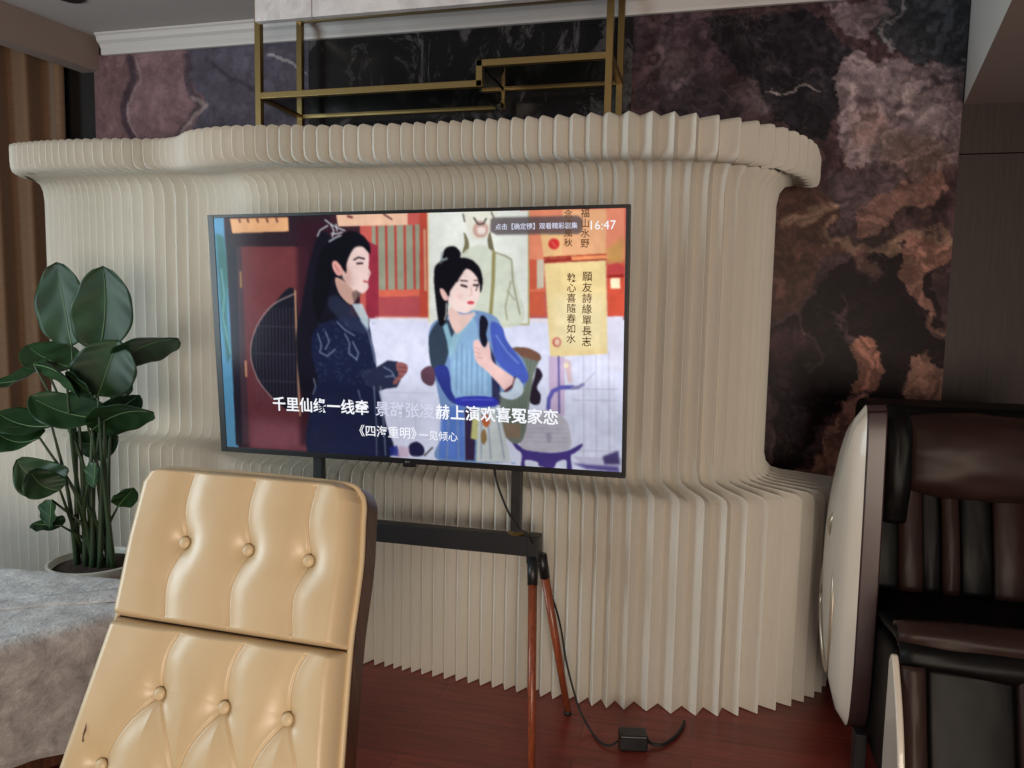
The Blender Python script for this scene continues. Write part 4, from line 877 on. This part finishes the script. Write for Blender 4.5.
# ------------------------------------------------------------------ massage chair
mc = thing('massage_chair', 'bulky dark leather massage chair with pearl white side shell at the right edge', 'massage chair', (0.815, 2.55, 0), 0.0)
def Lc(x, y, z): return (x-0.86, y-2.55, z)
def side_shell(sgn, parent):
    """domed oval side panel; outline in the Y-Z plane, bulging outwards"""
    out = [(-0.11, 1.125), (-0.135, 0.90), (-0.145, 0.55), (-0.14, 0.30), (-0.10, 0.155), (0.00, 0.14), (0.14, 0.20), (0.25, 0.38), (0.29, 0.60), (0.24, 0.84), (0.10, 1.04), (-0.03, 1.12)]
    P_ = [tuple(q) for q in spline([out[-1]]+out+[out[0], out[1]], 6)][6:-6]; c = Vector((0.06, 0.60)); bm = bmesh.new(); rings = []; m = 12
    for k in range(m+1):
        f_ = 1-k/m; h_ = 0.060*math.sqrt(max(0, 1-f_**2.6))
        rings.append([bm.verts.new((sgn*(0.355+h_), c.x+(y-c.x)*f_, c.y+(z-c.y)*f_)) for y, z in P_] if f_ > 0 else [bm.verts.new((sgn*(0.355+h_), c.x, c.y))])
    for a, d in zip(rings, rings[1:]):
        for i in range(len(a)):
            q = [a[i], a[(i+1) % len(a)], d[(i+1) % len(d)], d[i % len(d)]]; q = list(dict.fromkeys(q))
            if len(q) > 2: bm.faces.new(q)
    o = obj('side_shell', bm, M_shell, parent, smooth=True); 
    # raised oval ring with a small handle
    b = bmesh.new(); ov = [(sgn*(0.409-0.012*abs(math.sin(a*PI/18))**2), 0.06+0.11*math.cos(a*PI/18), 0.47+0.22*math.sin(a*PI/18)) for a in range(37)]; tube(b, ov, 0.008, 8); obj('oval_ring', b, M_silver, o, smooth=True)
    b = bmesh.new(); tube(b, [(sgn*0.402, 0.04, 0.71), (sgn*0.410, 0.03, 0.75), (sgn*0.396, 0.02, 0.80)], [0.016, 0.018, 0.010], 10); obj('side_knob', b, M_silver, o, smooth=True)
    b = bmesh.new(); w2 = [bm_ for bm_ in P_]
    prism_pts = P_
    lo = [b.verts.new((sgn*0.355, y, z)) for y, z in P_]; hi = [b.verts.new((sgn*0.300, y-0.006, z+(0.004 if z > 1 else 0))) for y, z in P_]
    for i in range(len(P_)): b.faces.new((lo[i], lo[(i+1) % len(P_)], hi[(i+1) % len(P_)], hi[i]))
    b.faces.new(hi); b.faces.new(lo[::-1]); obj('side_panel', b, M_maroonpanel, parent, bevel=0.006)
for sgn in (-1, 1): side_shell(sgn, mc)
b = bmesh.new(); box(b, -0.30, 0.30, 0.16, 0.42, 0.30, 1.12); obj('back_housing', b, M_blackleather, mc, bevel=0.03, seg=3)
def pad(name, x0, x1, pts, bulge, material, parent, wr=0.003, cell=14):
    """padded strip: pts run along (y, z), puffed across"""
    P_ = np.array(spline(pts, 8)); h = len(P_); w = 17; X = np.zeros((h, w)); Y = X.copy(); Z = X.copy(); d = np.gradient(P_, axis=0); d /= np.hypot(*d.T)[:, None]
    nz = np.stack([-d[:, 1], d[:, 0]], 1); 
    rs = np.random.RandomState(int(abs(x0*1000))+len(pts)); N_ = (fbm(h, w, 7, 3, rs)-0.5)*wr*2
    for j in range(w):
        q = j/(w-1)*2-1; r_ = bulge*math.sqrt(max(0, 1-q*q*0.98)); X[:, j] = x0+(x1-x0)*(q+1)/2; Y[:, j] = P_[:, 0]+nz[:, 0]*(r_+N_[:, j]); Z[:, j] = P_[:, 1]+nz[:, 1]*(r_+N_[:, j])
    o = grid(name, X, Y, Z, material, parent); s = o.modifiers.new('s', 'SOLIDIFY'); s.thickness = 0.01; s.offset = -1; return o
# backrest strips: alternating brown and black
bp = [(0.03, 0.55), (0.07, 0.70), (0.12, 0.85), (0.15, 0.98)]
for x0, x1, m_ in ((-0.30, -0.205, M_blackleather), (-0.21, -0.135, M_brownleather), (-0.14, -0.085, M_blackleather), (-0.085, -0.03, M_brownleather), (-0.03, 0.06, M_blackleather), (0.06, 0.155, M_brownleather), (0.155, 0.30, M_blackleather)):
    pad('back_pad', x0, x1, bp, 0.022 if m_ is M_brownleather else 0.012, m_, mc)
pd = pad('head_pillow', -0.22, 0.22, [(0.03, 0.885), (-0.01, 0.91), (-0.015, 0.98), (0.01, 1.05), (0.07, 1.085)], 0.035, M_brownleather, mc, 0.012)
for sgn in (-1, 1): pad('shoulder_pad', min(sgn*0.30, sgn*0.22), max(sgn*0.30, sgn*0.22), [(-0.06, 0.80), (-0.09, 0.92), (-0.07, 1.06), (0.0, 1.12)], 0.03, M_blackleather, mc, 0.008)
pad('seat_pad', -0.30, 0.30, [(-0.40, 0.47), (-0.43, 0.52), (-0.38, 0.555), (-0.2, 0.54), (0.08, 0.54)], 0.012, M_blackleather, mc, 0.012)
pad('seat_roll', -0.30, 0.30, [(-0.40, 0.54), (-0.41, 0.575), (-0.37, 0.60), (-0.33, 0.585)], 0.012, M_brownleather, mc, 0.012)
b = bmesh.new(); box(b, -0.30, 0.30, -0.34, 0.30, 0.10, 0.50); obj('seat_housing', b, M_blackleather, mc, bevel=0.03, seg=3)
# calf rest with stripes and white cheeks
for x0, x1, m_ in ((-0.30, -0.235, M_brownleather), (-0.235, -0.03, M_blackleather), (-0.03, 0.035, M_brownleather), (0.035, 0.235, M_blackleather), (0.235, 0.30, M_brownleather)):
    pad('calf_pad', x0, x1, [(-0.53, 0.07), (-0.51, 0.22), (-0.46, 0.38), (-0.42, 0.50)], 0.030 if m_ is M_brownleather else 0.010, m_, mc)
b = bmesh.new(); prism(b, [(-0.28, -0.40), (0.28, -0.40), (0.28, -0.34), (-0.28, -0.34)], 0.06, 0.46); obj('calf_rest_body', b, M_blackleather, mc, bevel=0.02)
for sgn in (-1, 1):
    ol = [(-0.40, 0.50), (-0.46, 0.47), (-0.535, 0.34), (-0.585, 0.18), (-0.57, 0.06), (-0.47, 0.05), (-0.40, 0.10)]; P_ = [tuple(q) for q in spline([ol[-1]]+ol+[ol[0], ol[1]], 5)][5:-5]
    b = bmesh.new(); lo = [b.verts.new((sgn*0.300, y, z)) for y, z in P_]; hi = [b.verts.new((sgn*0.318, y, z)) for y, z in P_]
    for i in range(len(P_)): b.faces.new((lo[i], lo[(i+1) % len(P_)], hi[(i+1) % len(P_)], hi[i]))
    b.faces.new(hi); b.faces.new(lo[::-1]); obj('calf_rest_cheek', b, M_shell, mc, bevel=0.006)
for x in (-0.24, 0.24):
    for y in (-0.30, 0.28):
        b = bmesh.new(); bar(b, (x, y, 0.0), (x, y, 0.12), 0.05); obj('foot', b, M_blackplastic, mc, bevel=0.004)
for sgn in (-1, 1):
    b = bmesh.new(); bar(b, (sgn*0.325, -0.14, 0.0), (sgn*0.325, -0.14, 0.16), 0.035, 0.05); obj('front_strut', b, M_black, mc, bevel=0.003)
